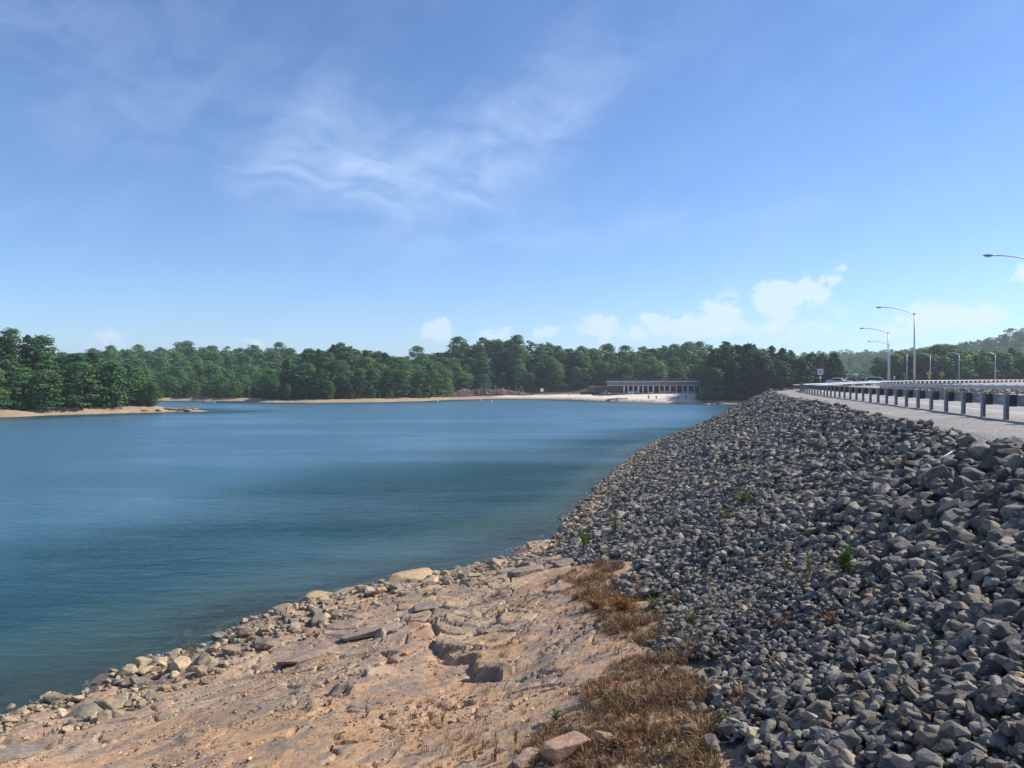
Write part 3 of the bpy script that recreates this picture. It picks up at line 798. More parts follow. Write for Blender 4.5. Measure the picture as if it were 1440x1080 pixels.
# named slabs and boulders of the shelf: x, y, size, flatness, heading, tint
SLABS = [(-6.3, 24.6, 1.5, .42, .3, (.40, .31, .20)), (-5.3, 25.6, 1.7, .32, .1, (.43, .34, .22)), (-6.9, 23.4, .8, .5, 1.0, (.38, .31, .22)), (-3.6, 26.3, 2.2, .25, .5, (.45, .35, .23)),
         (-7.3, 24.9, 1.3, .14, .2, (.33, .28, .19)), (-.3, 13.45, .7, .22, .15, (.42, .29, .18)), (.62, 8.72, .62, .5, .3, (.40, .27, .21)), (.18, 8.95, .5, .4, .9, (.33, .25, .21)), (1.05, 8.8, .4, .5, 1.9, (.42, .26, .17)),
         (-4.6, 17.2, 1.6, .16, .8, (.27, .22, .20)), (-3.4, 18.6, 1.7, .17, .7, (.30, .25, .22)), (-8.4, 15.2, 1.3, .3, .6, (.26, .235, .20)), (-8.3, 12.6, 1.2, .28, .9, (.23, .21, .19)), (-1.66, 12.35, .12, .8, .2, (.45, .26, .15)), (-2.4, 20.6, 1.2, .2, .7, (.26, .22, .21)),
         (.4, 23.5, 1.3, .22, .6, (.26, .22, .20)), (-.2, 25.4, 1.0, .3, .4, (.34, .28, .21)), (1.6, 24.0, .9, .35, 1.0, (.24, .20, .19)), (3.3, 19.4, .6, .55, .3, (.20, .185, .16)), (2.75, 18.3, .42, .6, .8, (.25, .23, .20)), (2.85, 20.6, .55, .5, 2.0, (.19, .175, .15))]
rs = np.random.default_rng(77)
for (sx_, sy_, L_, fl, rz, tc) in SLABS:
    me = hull_mesh('slab', stone_pts(rs, 26, (1.0, rs.uniform(.5, .7), fl), .7), M['stone_one'], .03)
    o = bpy.data.objects.new('slab', me); link(o, shelf)
    zz = float(ground_near(np.array([sx_]), np.array([sy_]))[0])
    o.matrix_local = Matrix.Translation((sx_, sy_, zz + L_ * fl * (.02 if fl < .25 else .08))) @ Matrix.Rotation(-R(8), 4, 'Y') @ Matrix.Rotation(-R(6), 4, 'X') @ Matrix.Rotation(rz, 4, 'Z') @ Matrix.Scale(L_, 4)
    o.color = (tc[0] * 1.05, tc[1] * .96, tc[2] * .82, 1)
# pebbles and chips
PEB = stone_set(8, 9, 31, M['stone'], (.4, .7))
n = 42000
d_ = 7.5 + 16 * rng.uniform(size=n) ** 1.3; x = rng.uniform(-.68, .32, n) * d_; y = d_
z = shelf_z(x, y)
dens = sstep(-.15, .35, fbm(x * .35 + 31, y * .35, 3)) * .9 + .12
k = (rng.uniform(size=n) < dens) & (z > .1) & (z > dam_z(x, y) - .02) & in_view(x, y, z, 1.03)
x, y, z = x[k], y[k], z[k]; n = len(x)
s_ = np.clip(.026 * np.exp(rng.normal(0, .5, n)), .012, .14)
v = rng.normal(1, .3, n).clip(.4, 1.6)
tt = np.stack([.45 * v, .29 * v, .16 * v], 1); g = rng.uniform(size=n) < .3; tt[g] = np.stack([.21 * v, .165 * v, .12 * v], 1)[g]
scatter('pebbles', PEB, np.stack([x, y, z + s_ * .12], 1), s_, rot_mats(rng, n, .4), tt, shelf, M['stone'])

# ------------------------------------------------------------------ dry grass on the shelf
GP = [(1.0, 21.5), (2.7, 20.8), (2.95, 14.2), (2.6, 10.2), (2.1, 7.6), (0.0, 8.2), (.45, 10.2), (1.2, 11), (2.0, 13), (1.6, 16.4)]
def in_poly(x, y, P):
    r = np.zeros(len(x), bool)
    for (ax, ay), (bx, by) in zip(P, P[1:] + P[:1]):
        c = (ay > y) != (by > y); r ^= c & (x < (bx - ax) * (y - ay) / ((by - ay) or 1e-9) + ax)
    return r
def blades(x, y, z, h, cols, name, parent=None, label=None):
    n = len(x); a = rng.uniform(0, 2 * np.pi, n); wd = h * rng.uniform(.012, .025, n) + .0020; ln = h[:, None] * rng.normal(0, .75, (n, 1)).clip(-1.2, 1.2) ; b = a + rng.normal(0, .6, n)
    dx, dy = np.cos(a) * wd, np.sin(a) * wd; bx, by = np.sin(b) * np.abs(ln[:, 0]), -np.cos(b) * np.abs(ln[:, 0])
    P0 = np.stack([x - dx, y - dy, z - .01], 1); P1 = np.stack([x + dx, y + dy, z - .01], 1)
    P2 = np.stack([x - dx * .7 + bx * .35, y - dy * .7 + by * .35, z + h * .55], 1); P3 = np.stack([x + dx * .7 + bx * .35, y + dy * .7 + by * .35, z + h * .55], 1)
    P4 = np.stack([x + bx, y + by, z + h * np.sqrt(np.clip(1 - .5 * (ln[:, 0] / h) ** 2, .2, 1))], 1)
    V = np.stack([P0, P1, P2, P3, P4], 1).reshape(-1, 3)
    o = np.arange(n) * 5
    F = np.concatenate([np.stack([o, o + 1, o + 3], 1), np.stack([o, o + 3, o + 2], 1), np.stack([o + 2, o + 3, o + 4], 1)])
    me = mesh_np(name, V, F, False, [M['grass']]); cattr(me, 'tint', np.repeat(cols, 5, axis=0))
    ob = obj(name, me, parent)
    return tag(ob, label, 'grass' if parent is None else None, kind='stuff')
n = 36000
x = rng.uniform(-1.5, 3.6, n); y = rng.uniform(7.4, 22, n)
jx, jy = x + .7 * pnoise(x * .8, y * .8), y + .9 * pnoise(x * .8 + 50, y * .8)
core = in_poly(jx, jy, GP)
dens = np.where(core, .28 + .62 * sstep(-.3, .3, fbm(x * 1.3, y * 1.3, 3)), .012 + .08 * sstep(.25, .5, fbm(x * .7, y * .7, 3)))
k = rng.uniform(size=n) < dens * np.clip(14 / y, .7, 1.3)
x, y = x[k], y[k]; n = len(x)
pal = np.array([(.29, .165, .08), (.21, .11, .055), (.34, .21, .105), (.18, .145, .055), (.33, .145, .06)])
pick = np.clip((2.1 + 2.6 * fbm(x * .6, y * .6, 2) + rng.normal(0, .9, n)), 0, 4.99).astype(int)
cols = pal[pick] * rng.normal(1, .22, (n, 1)).clip(.5, 1.6)
ht_ = np.clip((.05 + .07 * sstep(-.2, .4, pnoise(x * .9, y * .9))) * np.exp(rng.normal(0, .35, n)), .03, .24)
q = 13
x = np.repeat(x, q) + rng.normal(0, .022, n * q); y = np.repeat(y, q) + rng.normal(0, .022, n * q); cols = np.repeat(cols, q, axis=0) * rng.normal(1, .15, (n * q, 1)).clip(.6, 1.4)
hh = np.repeat(ht_, q) * rng.uniform(.5, 1.15, n * q); z = ground_near(x, y); n = len(x)
blades(x, y, z, hh, cols, 'dry_grass', None, 'brown dry grass between the rock shelf and the riprap')
# thin rusty stalks over the gravelly rock
n = 9000
x = rng.uniform(-6, 1.2, n); y = rng.uniform(8.2, 19, n); k = (rng.uniform(size=n) < sstep(.05, .4, fbm(x * .5 + 77, y * .5, 3))) & (y > 8.2 + .0 * x)
x, y = x[k], y[k]; z = shelf_z(x, y, False); n = len(x)
cols = np.array([(.27, .15, .08)]) * rng.normal(1, .25, (n, 1)).clip(.5, 1.6)
blades(x, y, z, np.clip(.05 * np.exp(rng.normal(0, .4, n)), .02, .16), cols, 'rusty_stalks', None, 'thin rusty stalks scattered over the gravelly rock')

# ------------------------------------------------------------------ guardrails
def resample(P, step, s0=0.0):
    d = np.concatenate([[0], np.cumsum(np.linalg.norm(np.diff(P[:, :2], axis=0), axis=1))])
    s = np.arange(s0, d[-1], step); return np.stack([np.interp(s, d, P[:, k]) for k in range(3)], 1)
WPROF = [(0.0, -.155), (.028, -.135), (.075, -.10), (.082, -.075), (.03, -.02), (.03, .02), (.082, .075), (.075, .10), (.028, .135), (0.0, .155)]
def guardrail(line, side, label, keep):
    """side +1: beam to the right of travel; posts behind it"""
    root = empty('guardrail', tuple(line[0])); tag(root, label, 'guardrail')
    P = resample(line, 1.905); P = P[[bool(keep(q)) for q in P]]
    N = -normals2(P) * side                                       # towards the road
    base = Vector(line[0])
    post = MB().box((0, -.045, .30), (.15, .012, .90)).box((0, .045, .30), (.15, .012, .90)).box((0, 0, .30), (.012, .09, .90)).mesh('post', M['post'])
    blk = MB().box((0, 0, 0), (.15, .19, .34), 0, .012).mesh('blockout', M['block'])
    for i in range(len(P)):
        a = math.atan2(N[i][1], N[i][0]) - math.pi / 2
        p_ = obj('post', post, root); p_.location = Vector((*P[i][:2], P[i][2])) - base + Vector((0, 0, .0)); p_.rotation_euler = (random.gauss(0, .012), random.gauss(0, .012), a)
        b_ = obj('blockout', blk, p_); b_.location = (0, .05 + .10, .555)
    off = .05 + .195
    Q = P.copy(); Q[:, :2] += N * off; Q[:, 2] += .555
    for i in range(0, len(P) - 2, 2):
        seg = Q[i:i + 3]; fine = catmull(seg, 3); NN = -normals2(fine) * side
        V = []; m = len(WPROF)
        for j in range(len(fine)):
            e = .004 if (i // 2) % 2 else 0
            for (o_, h_) in WPROF: V.append((fine[j][0] + NN[j][0] * (o_ + e) - base.x, fine[j][1] + NN[j][1] * (o_ + e) - base.y, fine[j][2] + h_ - base.z))
        n0 = len(V); V2 = []
        for j in range(len(fine)):
            for (o_, h_) in WPROF: V2.append((fine[j][0] + NN[j][0] * (o_ + e + .006) - base.x, fine[j][1] + NN[j][1] * (o_ + e + .006) - base.y, fine[j][2] + h_ - base.z))
        gf = [tuple(int(q) for q in f) for f in grid_faces(len(fine), m)]
        F = gf + [tuple(q + n0 for q in reversed(f)) for f in gf]
        for j in range(len(fine) - 1):                             # close the long edges
            F += [(j * m, (j + 1) * m, (j + 1) * m + n0, j * m + n0), (j * m + m - 1, j * m + m - 1 + n0, (j + 1) * m + m - 1 + n0, (j + 1) * m + m - 1)]
        obj('rail_beam', mesh_np('rail_beam', V + V2, F, False, [M['galv']]), root)
    return root
guardrail(OUT, 1, 'long steel guardrail between the riprap slope and the road', lambda q: q[1] > 4 and q[0] < 150)
guardrail(INN, -1, 'steel guardrail on the far side of the road by the gravel mound', lambda q: q[1] > 36 and q[0] < 122)

# ------------------------------------------------------------------ street lamps
def lamp_meshes(H, arm, r0):
    pole = MB().tube([(0, 0, .35), (0, 0, H * .5), (0, 0, H)], [r0, r0 * .78, r0 * .56], 10).mesh('pole', M['lamp'], True)
    base = MB().box((0, 0, .0), (.5, .5, .72), 0, .04).mesh('base', M['concrete'])
    pts = []
    for k in range(9):
        t = k / 8; pts.append((-arm * t, 0, H - .12 + arm * .24 * (1 - (1 - t) ** 2)))
    am = MB().tube(pts, [r0 * .42] * 3 + [r0 * .36] * 6, 8).mesh('arm', M['lamp'], True)
    e = pts[-1]; V = []; F = []; n = 10; L = arm * .24; prof = ((0, .045), (.12, .07), (.35, .13), (.7, .145), (.92, .10), (1, .03))
    for (t, w_) in prof:
        for k in range(n):
            th = 2 * math.pi * k / n
            V.append((e[0] + .05 - L * t, math.cos(th) * w_ * arm / 3.2, e[2] + .02 + math.sin(th) * w_ * .55 * (1.15 if math.sin(th) > 0 else .7) * arm / 3.2))
    for i in range(len(prof) - 1):
        for k in range(n): F.append((i * n + k, i * n + (k + 1) % n, (i + 1) * n + (k + 1) % n, (i + 1) * n + k))
    F += [tuple(reversed(range(n))), tuple(range((len(prof) - 1) * n, len(prof) * n))]
    head = mesh_np('lamp_head', V, F, True, [M['lamp_head']])
    ls = MB().box((e[0] + .05 - L * .62, 0, e[2] - .065 * arm / 3.2), (L * .45, .16 * arm / 3.2, .03)).mesh('lens', M['lens'])
    collar = MB().tube([(0, 0, H - .2), (0, 0, H + .06)], [r0 * .72, r0 * .66], 10).mesh('collar', M['lamp_head'], True)
    return pole, base, am, head, ls, collar
TALL = lamp_meshes(9.0, 3.75, .13); SHORT = lamp_meshes(6.0, 1.9, .095)
LAMPS = [(38.9, 55.5, 6.3, 8, TALL, 'tall grey street lamp whose pole rises beside the gravel mound, first along the bend'),
         (50.2, 96, 6.35, 6, TALL, 'tall grey street lamp with a long arm behind the inner guardrail curl'),
         (65, 133, 6.25, 12, TALL, 'tall grey street lamp at the lake side of the bend, taller of a pair'),
         (84.4, 172, 6.0, 15, TALL, 'grey street lamp by the parking lot, the shorter of an overlapping pair'),
         (74.4, 145, 6.1, 95, SHORT, 'slim grey lamp pole with its arm turned away, beside the green sign'),
         (85.6, 157.5, 6.2, 10, SHORT, 'short grey lamp with curved arm beside the yellow diamond sign'),
         (91.2, 157, 6.4, 8, SHORT, 'short grey lamp on the gravel between the yellow diamond and yellow plate signs'),
         (98.6, 157, 6.4, 5, SHORT, 'short grey lamp on the gravel to the right of the yellow plate sign')]
LAMPS[-1] = LAMPS[-1][:5] + ('short grey lamp on the gravel, last in the row past the yellow plate sign',)
for (x, y, z, a, ms, lab) in LAMPS:
    root = empty('street_lamp', (x, y, z), -R(a)); tag(root, lab, 'street lamp', 'street lamps along the dam road')
    pole, base, am, head, ls, collar = ms
    obj('base', base, root); obj('pole', pole, root); obj('collar', collar, root)
    a_ = obj('arm', am, root); h_ = obj('lamp_head', head, root); obj('lens', ls, h_)

# ------------------------------------------------------------------ road signs
def sign(x, y, z0, zc, w_, h_, mat, label, diamond=False, plaque=None, mark=None, name='road_sign'):
    root = empty(name, (x, y, z0)); tag(root, label, 'sign')
    rz = -math.atan2(x, y)
    root.rotation_euler = (0, 0, rz)
    top = zc + (h_ * .5)
    MB().box((0, .03, (top - z0) / 2 - .1), (.07, .05, top - z0 + .2)).build('post', M['galv'], root)
    zl = zc - z0
    if diamond:
        V = [(0, 0, zl - h_ / 2), (w_ / 2, 0, zl), (0, 0, zl + h_ / 2), (-w_ / 2, 0, zl)]
    else:
        V = [(-w_ / 2, 0, zl - h_ / 2), (w_ / 2, 0, zl - h_ / 2), (w_ / 2, 0, zl + h_ / 2), (-w_ / 2, 0, zl + h_ / 2)]
    V = V + [(a, -.012, c) for a, b, c in V]
    F = [(3, 2, 1, 0)[::-1], (4, 5, 6, 7), (0, 1, 5, 4), (1, 2, 6, 5), (2, 3, 7, 6), (3, 0, 4, 7)]
    pl = obj('plate', mesh_np('plate', V, F, False, [mat]), root)
    if mark == 'arrow':
        V = [(a, -.018, zl + c) for a, c in ((-.10, -.32), (.02, -.32), (.02, .0), (.16, .0), (-.04, .3), (-.24, .0), (-.10, .0))]
        obj('arrow', mesh_np('arrow', V, [tuple(range(7))], False, [M['black']]), pl)
    if mark == 'bars':
        b = MB()
        for q in (-.22, 0, .22): b.box((0, -.018, zl + q * h_), (w_ * .6, .006, h_ * .09))
        b.build('lettering', M['black'], pl)
    if mark == 'wide':
        V = [(a * w_, -.018, zl + c * h_) for a, c in ((-.38, 0), (-.12, .32), (-.12, .1), (.38, .1), (.38, -.1), (-.12, -.1), (-.12, -.32))]
        obj('arrow', mesh_np('arrow', V, [tuple(range(7))], False, [M['black']]), pl)
    if plaque:
        pw, ph, pz, pm = plaque
        MB().box((0, -.006, pz - z0), (pw, .012, ph)).build('plaque', pm, root)
    return root
sign(42.0, 104.8, 5.6, 8.18, .72, .78, M['sign_white'], 'square white road sign with a small plaque below, outside the guardrail bend', mark='bars', plaque=(.3, .34, 7.38, M['sign_white']))
sign(66.9, 149.5, 6.0, 8.22, .95, .45, M['sign_white'], 'wide low white sign standing among the parked cars', mark=None)
sign(79.5, 160, 5.9, 7.65, .34, .55, M['sign_white'], 'small upright white marker sign beside the lamp pair')
sign(84.2, 165, 6.0, 8.4, 1.0, .55, M['sign_green'], 'small green road name sign beyond the far guardrail')
sign(103, 190, 5.9, 8.7, 1.35, 1.35, M['sign_yellow'], 'orange yellow diamond warning sign with a plaque under it', True, (.6, .55, 7.75, M['sign_yellow']), 'arrow')
sign(106.2, 190, 5.9, 8.6, 1.3, 1.3, M['sign_yellow'], 'orange yellow diamond warning sign standing alone with dark symbol', True, None, 'arrow')
sign(111.5, 185, 5.9, 8.4, 1.1, .58, M['sign_yellow'], 'yellow rectangular arrow sign in front of the dark trees', False, None, 'wide')

# ------------------------------------------------------------------ parked cars
def car(x, y, z, rz, paint, label, kind='saloon'):
    root = empty('parked_car', (x, y, z), rz); tag(root, label, 'car', 'cars parked beyond the bend')
    L = 4.6
    if kind == 'saloon':
        side = [(-2.3, .35), (-2.25, .78), (-1.55, .90), (-.85, .95), (-.35, 1.40), (.75, 1.45), (1.5, .98), (2.15, .92), (2.3, .72), (2.28, .35)]
    else:
        side = [(-2.3, .38), (-2.25, .88), (-1.35, 1.02), (-.75, 1.55), (.5, 1.66), (1.75, 1.6), (2.2, 1.05), (2.3, .85), (2.28, .38)]
    hi = max(q[1] for q in side); V = []; n = len(side)
    lv = (-.88, -.80, .80, .88)
    for s_ in lv:
        for (a, c) in side:
            t = max(0, (c - .9) / (hi - .9))
            k = (1 - .2 * t) * (1 if abs(s_) < .85 else 1)
            V.append((a * (1 if abs(s_) < .85 else .985), s_ * k, c + (.03 if abs(s_) < .85 else 0)))
    F = []
    for b in range(3):
        for i in range(n): F.append((b * n + i, b * n + (i + 1) % n, (b + 1) * n + (i + 1) % n, (b + 1) * n + i))
    F += [tuple(range(n)), tuple(reversed(range(3 * n, 4 * n)))]
    body = obj('body', mesh_np('body', V, F, True, [paint]), root)
    gl = bpy.data.materials.get('car_glass') or plain('car_glass', (.03, .04, .05), .08)
    rp = [q for q in side if q[1] > 1.3]
    x0, x1 = rp[0][0], rp[-1][0]
    for s_ in (-1, 1):
        V = [(x0 - .25, s_ * .875, .98), (x1 + .42, s_ * .875, 1.0), (x1 + .02, s_ * .745, hi - .1), (x0 + .08, s_ * .745, hi - .12)]
        obj('side_window', mesh_np('side_window', V, [(0, 1, 2, 3)], False, [gl]), root)
    fw = [(x0 - .42, -.72, .99), (x0 - .42, .72, .99), (x0 - .0, .6, hi - .02), (x0 - .0, -.6, hi - .02)]
    obj('windscreen', mesh_np('windscreen', [(a - .05, b, c + .03) for a, b, c in fw], [(0, 1, 2, 3)], False, [gl]), root)
    bw = [(x1 + .62, -.7, 1.0), (x1 + .62, .7, 1.0), (x1 + .06, .6, hi - .02), (x1 + .06, -.6, hi - .02)]
    obj('rear_window', mesh_np('rear_window', [(a + .06, b, c + .03) for a, b, c in bw], [(0, 1, 2, 3)], False, [gl]), root)
    tm = bpy.data.materials.get('tyre') or plain('tyre', (.02, .02, .02), .9)
    for a in (-1.4, 1.4):
        for s_ in (-1, 1):
            wh = MB().tube([(a, s_ * .70, .33), (a, s_ * .90, .33)], [.33, .33], 14).build('wheel', tm, root)
            MB().tube([(a, s_ * .895, .33), (a, s_ * .915, .33)], [.2, .19], 10).build('rim', M['lamp'], wh)
    for s_ in (-1, 1): MB().box((-2.24, s_ * .62, .7), (.1, .3, .14)).build('headlight', M['lens'], root)
    return root
pw = plain('car_paint_white', (.75, .76, .77), .25, 0, .02); ps_ = plain('car_paint_silver', (.45, .49, .52), .3, .5, .02); pk = plain('car_paint_dark', (.10, .115, .12), .25, 0, .02)
car(60.6, 142.5, 6.02, R(150), pw, 'white parked car partly hidden behind the guardrail bend')
car(66.3, 150.0, 6.02, R(165), ps_, 'silver blue parked car behind the guardrail bend')
car(69.4, 154.0, 6.02, R(20), pk, 'dark parked car close behind the silver one')
car(72.3, 153.0, 6.02, R(175), pw, 'white rounded parked car behind the far guardrail', 'suv')

# ------------------------------------------------------------------ beach pavilion
def pavilion():
    bz = float(land_z(np.array([60.0]), np.array([303.0]))[0])
    root = empty('beach_pavilion', (40, 300, bz - .1)); tag(root, 'long flat roofed beach pavilion with pale columns above the sand', 'pavilion')
    MB().box((18, 5.5, .1), (46, 12.5, .5)).build('floor_slab', M['concrete'], root)
    MB().box((1.2, 7, 1.75), (4.4, 8, 2.9)).build('brick_wing', M['brick'], root)
    wg = MB().box((-5.1, 8, 1.5), (8, 6, 2.4)).build('low_wing', M['brick'], root)
    MB().box((-5.1, 8, 2.83), (8.6, 6.6, .22)).build('wing_roof', M['roof'], wg)
    MB().box((-6.3, 4.96, 1.3), (1.6, .08, 1.9)).build('door', M['inside'], wg)
    MB().box((20, 11, 1.75), (42, .3, 2.9)).build('back_wall', M['inside'], root)
    roof = MB().box((18.5, 5.5, 4.55), (43, 13.5, .22)).build('roof', M['roof'], root)
    V = [(-3, -1.25, 3.28), (40.2, -1.25, 3.28), (40.2, -.2, 4.98), (-3, -.2, 4.98), (-3, -.05, 3.28), (40.2, -.05, 3.28), (40.2, .0, 4.98), (-3, .0, 4.98)]
    obj('fascia', mesh_np('fascia', V, [(0, 1, 2, 3), (7, 6, 5, 4), (1, 0, 4, 5), (2, 1, 5, 6), (3, 2, 6, 7), (0, 3, 7, 4)], False, [M['roof']]), roof)
    MB().box((18.6, -1.33, 3.22), (43.4, .12, .30)).build('eave_board', M['fascia'], roof)
    MB().box((18.6, -.05, 5.02), (43.4, .25, .14)).build('coping', M['fascia'], roof)
    rail = MB().box((18.6, 2.0, 5.75), (43.0, .06, .06)).build('roof_railing', M['galv'], roof)
    for k in range(23): MB().box((-2.6 + k * 1.93, 2.0, 5.2), (.05, .05, 1.1)).build('baluster', M['galv'], rail)
    xs = [3.6, 5.2, 7.2, 9.2, 11.0, 13.0, 15.0, 17.4, 19.4, 21.4, 24.0, 26.4, 28.4, 31.0, 33.2, 36.0, 39.0]
    cm = MB().box((0, 0, 1.75), (.42, .42, 2.9)).mesh('column', M['column'])
    for i, q in enumerate(xs):
        o = obj('column', cm, root); o.location = (q, -.45 if i % 3 else -.7, 0)
        if i % 3 == 0: o.scale = (1.35, 1.2, 1)
    for a, b in ((5.2, 9.2), (17.0, 21.4), (26.4, 31.0), (33.2, 36)): MB().box(((a + b) / 2, .1, .75), (b - a - .5, .15, .85)).build('low_wall', M['pale_green'], root)
    for a in (11.9, 22.6, 34.2): MB().box((a, 3.5, 2.2), (1.5, 2.5, 1.6)).build('hanging_panel', M['inside'], root)
    return bz
bz = pavilion()
# picnic tables in front of the columns
def picnic(x, y):
    z = float(land_z(np.array([x]), np.array([y]))[0])
    root = empty('picnic_table', (x, y, z), random.uniform(-.3, .3)); tag(root, 'white picnic table on the sand in front of the pavilion columns', 'picnic table', 'white picnic tables by the pavilion')
    MB().box((0, 0, .76), (1.8, .75, .06)).build('table_top', M['white'], root)
    for s_ in (-1, 1):
        MB().box((0, s_ * .7, .45), (1.8, .28, .05)).build('bench', M['white'], root)
        MB().box((s_ * .65, 0, .37), (.1, 1.3, .1)).box((s_ * .65, .3, .37), (.1, .1, .74)).box((s_ * .65, -.3, .37), (.1, .1, .74)).build('leg', M['white'], root)
for q in ((45.8, 296.0), (53.3, 296.5), (62.5, 296.5)): picnic(*q)

# ------------------------------------------------------------------ people on the beach, and small things
def skinned(name, verts, edges, radii, mat, parent=None):
    me = bpy.data.meshes.new(name); me.from_pydata(verts, edges, [])
    o = bpy.data.objects.new(name, me); link(o, parent)
    md = o.modifiers.new('skin', 'SKIN'); md.use_smooth_shade = True
    for i, v in enumerate(me.skin_vertices[0].data):
        v.radius = radii[i]; v.use_root = (i == 0)
    sb = o.modifiers.new('sub', 'SUBSURF'); sb.levels = 1; sb.render_levels = 1
    me.materials.append(mat)
    return o
skin_m = plain('skin', (.42, .26, .18), .6, 0, .05)
def person(x, y, rz, shirt, shorts, label, sit=False):
    z = float(land_z(np.array([x]), np.array([y]))[0])
    root = empty('person', (x, y, z), rz); tag(root, label, 'person', 'people on the beach')
    h = -.48 if sit else 0
    hip, ch, nk, hd = (0, 0, .92 + h), (0, .02, 1.28 + h), (0, .01, 1.48 + h), (0, -.01, 1.64 + h)
    V = [hip, ch, nk, hd, (0, -.01, 1.74 + h)]; E = [(0, 1), (1, 2), (2, 3), (3, 4)]; Rr = [(.15, .11), (.16, .11), (.06, .06), (.085, .1), (.06, .07)]
    for s_ in (-1, 1):
        b = len(V)
        V += [(s_ * .19, .02, 1.40 + h), (s_ * .27, 0, 1.14 + h), (s_ * .29, -.08, .90 + h), (s_ * .29, -.11, .80 + h)]; E += [(1, b), (b, b + 1), (b + 1, b + 2), (b + 2, b + 3)]
        Rr += [(.065, .065), (.048, .048), (.036, .036), (.04, .03)]
        b = len(V)
        if sit: V += [(s_ * .11, -.02, .42), (s_ * .14, -.42, .46), (s_ * .14, -.46, .10), (s_ * .14, -.62, .05)]
        else: V += [(s_ * .10, 0, .86), (s_ * .11, -.02, .48), (s_ * .11, .02, .09), (s_ * .12, -.14, .05)]
        E += [(0, b), (b, b + 1), (b + 1, b + 2), (b + 2, b + 3)]; Rr += [(.09, .09), (.062, .062), (.042, .042), (.045, .03)]
    skinned('body', V, E, Rr, skin_m, root)
    skinned('shirt', [(0, .01, .98 + h), (0, .02, 1.2 + h), (0, .02, 1.40 + h), (.17, .02, 1.39 + h), (.25, .0, 1.2 + h), (-.17, .02, 1.39 + h), (-.25, .0, 1.2 + h)],
            [(0, 1), (1, 2), (2, 3), (3, 4), (2, 5), (5, 6)], [(.175, .135), (.185, .135), (.13, .11), (.085, .085), (.068, .068), (.085, .085), (.068, .068)], shirt, root)
    if sit: skinned('shorts', [(0, 0, .45), (.11, -.1, .44), (.13, -.34, .46), (-.11, -.1, .44), (-.13, -.34, .46)], [(0, 1), (1, 2), (0, 3), (3, 4)], [(.17, .14), (.11, .11), (.085, .085), (.11, .11), (.085, .085)], shorts, root)
    else: skinned('shorts', [(0, 0, .94), (.10, 0, .82), (.11, -.01, .52), (-.10, 0, .82), (-.11, -.01, .52)], [(0, 1), (1, 2), (0, 3), (3, 4)], [(.17, .135), (.115, .115), (.09, .09), (.115, .115), (.09, .09)], shorts, root)
    skinned('hair', [(0, .03, 1.72 + h), (0, .045, 1.63 + h)], [(0, 1)], [(.095, .1), (.085, .07)], M['black'], root)
red = plain('cloth_red', (.45, .06, .05), .8); blue = plain('cloth_blue', (.05, .09, .28), .8); wh = plain('cloth_white', (.7, .7, .7), .8); dk = plain('cloth_dark', (.04, .04, .05), .8)
person(36.2, 286, .3, wh, dk, 'person in white shirt standing on the sand beside the blue parasol')
person(46.4, 247.5, .6, red, dk, 'person in red sitting on the tan slope below the pavilion', True)
person(44.2, 249, -.4, red, blue, 'person in red shirt and blue shorts standing on the tan slope')
person(53.4, 236.5, .2, dk, dk, 'person in dark clothes standing by the dark rocks at the beach end')
person(51.6, 238.5, -.8, blue, dk, 'person in blue shirt standing near the dark rocks at the beach end')
person(21.8, 294, 1.0, dk, red, 'person in dark shirt and red shorts on the pale upper sand')
person(-9.6, 294.5, .4, wh, blue, 'person in white shirt and blue shorts at the sand edge by the bare bank')
def parasol(x, y):
    z = float(land_z(np.array([x]), np.array([y]))[0])
    root = empty('beach_parasol', (x, y, z)); tag(root, 'dark blue beach parasol tilted on the sand before the pavilion', 'parasol')
    MB().tube([(0, 0, -.2), (.1, 0, 2.0)], [.025, .02], 6).build('pole', M['white'], root)
    V = [(.18, 0, 2.15)]; n = 10
    for k in range(n): V.append((.18 + 1.25 * math.cos(2 * math.pi * k / n) - .1, 1.25 * math.sin(2 * math.pi * k / n), 1.6 + .45 * math.cos(2 * math.pi * k / n)))
    V += [(a, b, c - .03) for a, b, c in V]
    F = [(0, 1 + k, 1 + (k + 1) % n) for k in range(n)] + [(n + 1, n + 2 + (k + 1) % n, n + 2 + k) for k in range(n)]
    obj('canopy', mesh_np('canopy', V, F, False, [blue]), root)
parasol(34.6, 287)
def ball_sign(x, y):
    z = float(land_z(np.array([x]), np.array([y]))[0])
    root = empty('notice_board', (x, y, z)); tag(root, 'round white notice board on a post at the wood edge above the sand', 'sign')
    MB().tube([(0, 0, -.2), (0, 0, 2.0)], [.06, .06], 6).build('post', M['post'], root)
    MB().tube([(0, -.06, 2.3), (0, -.12, 2.3)], [.75, .75], 20).build('board', M['white'], root)
ball_sign(11.8, 303)
def buoy(x, y):
    root = empty('swim_buoy', (x, y, 0), 0, .6); tag(root, 'white swim area buoy floating off the beach', 'buoy', 'white buoys off the beach')
    prof = [(-.35, .22), (-.05, .30), (.15, .30), (.25, .16), (1.0, .13), (1.05, .05)]
    MB().tube([(0, 0, a) for a, b in prof], [b for a, b in prof], 12).build('float', M['white'], root, True)
    MB().tube([(0, 0, .55), (0, 0, .65)], [.155, .152], 12).build('band', plain('buoy_orange', (.7, .2, .03), .5), root, True)
for q in ((-6.6, 252), (-10.7, 268), (-24.5, 255), (22, 276), (56.5, 221)): buoy(*q)
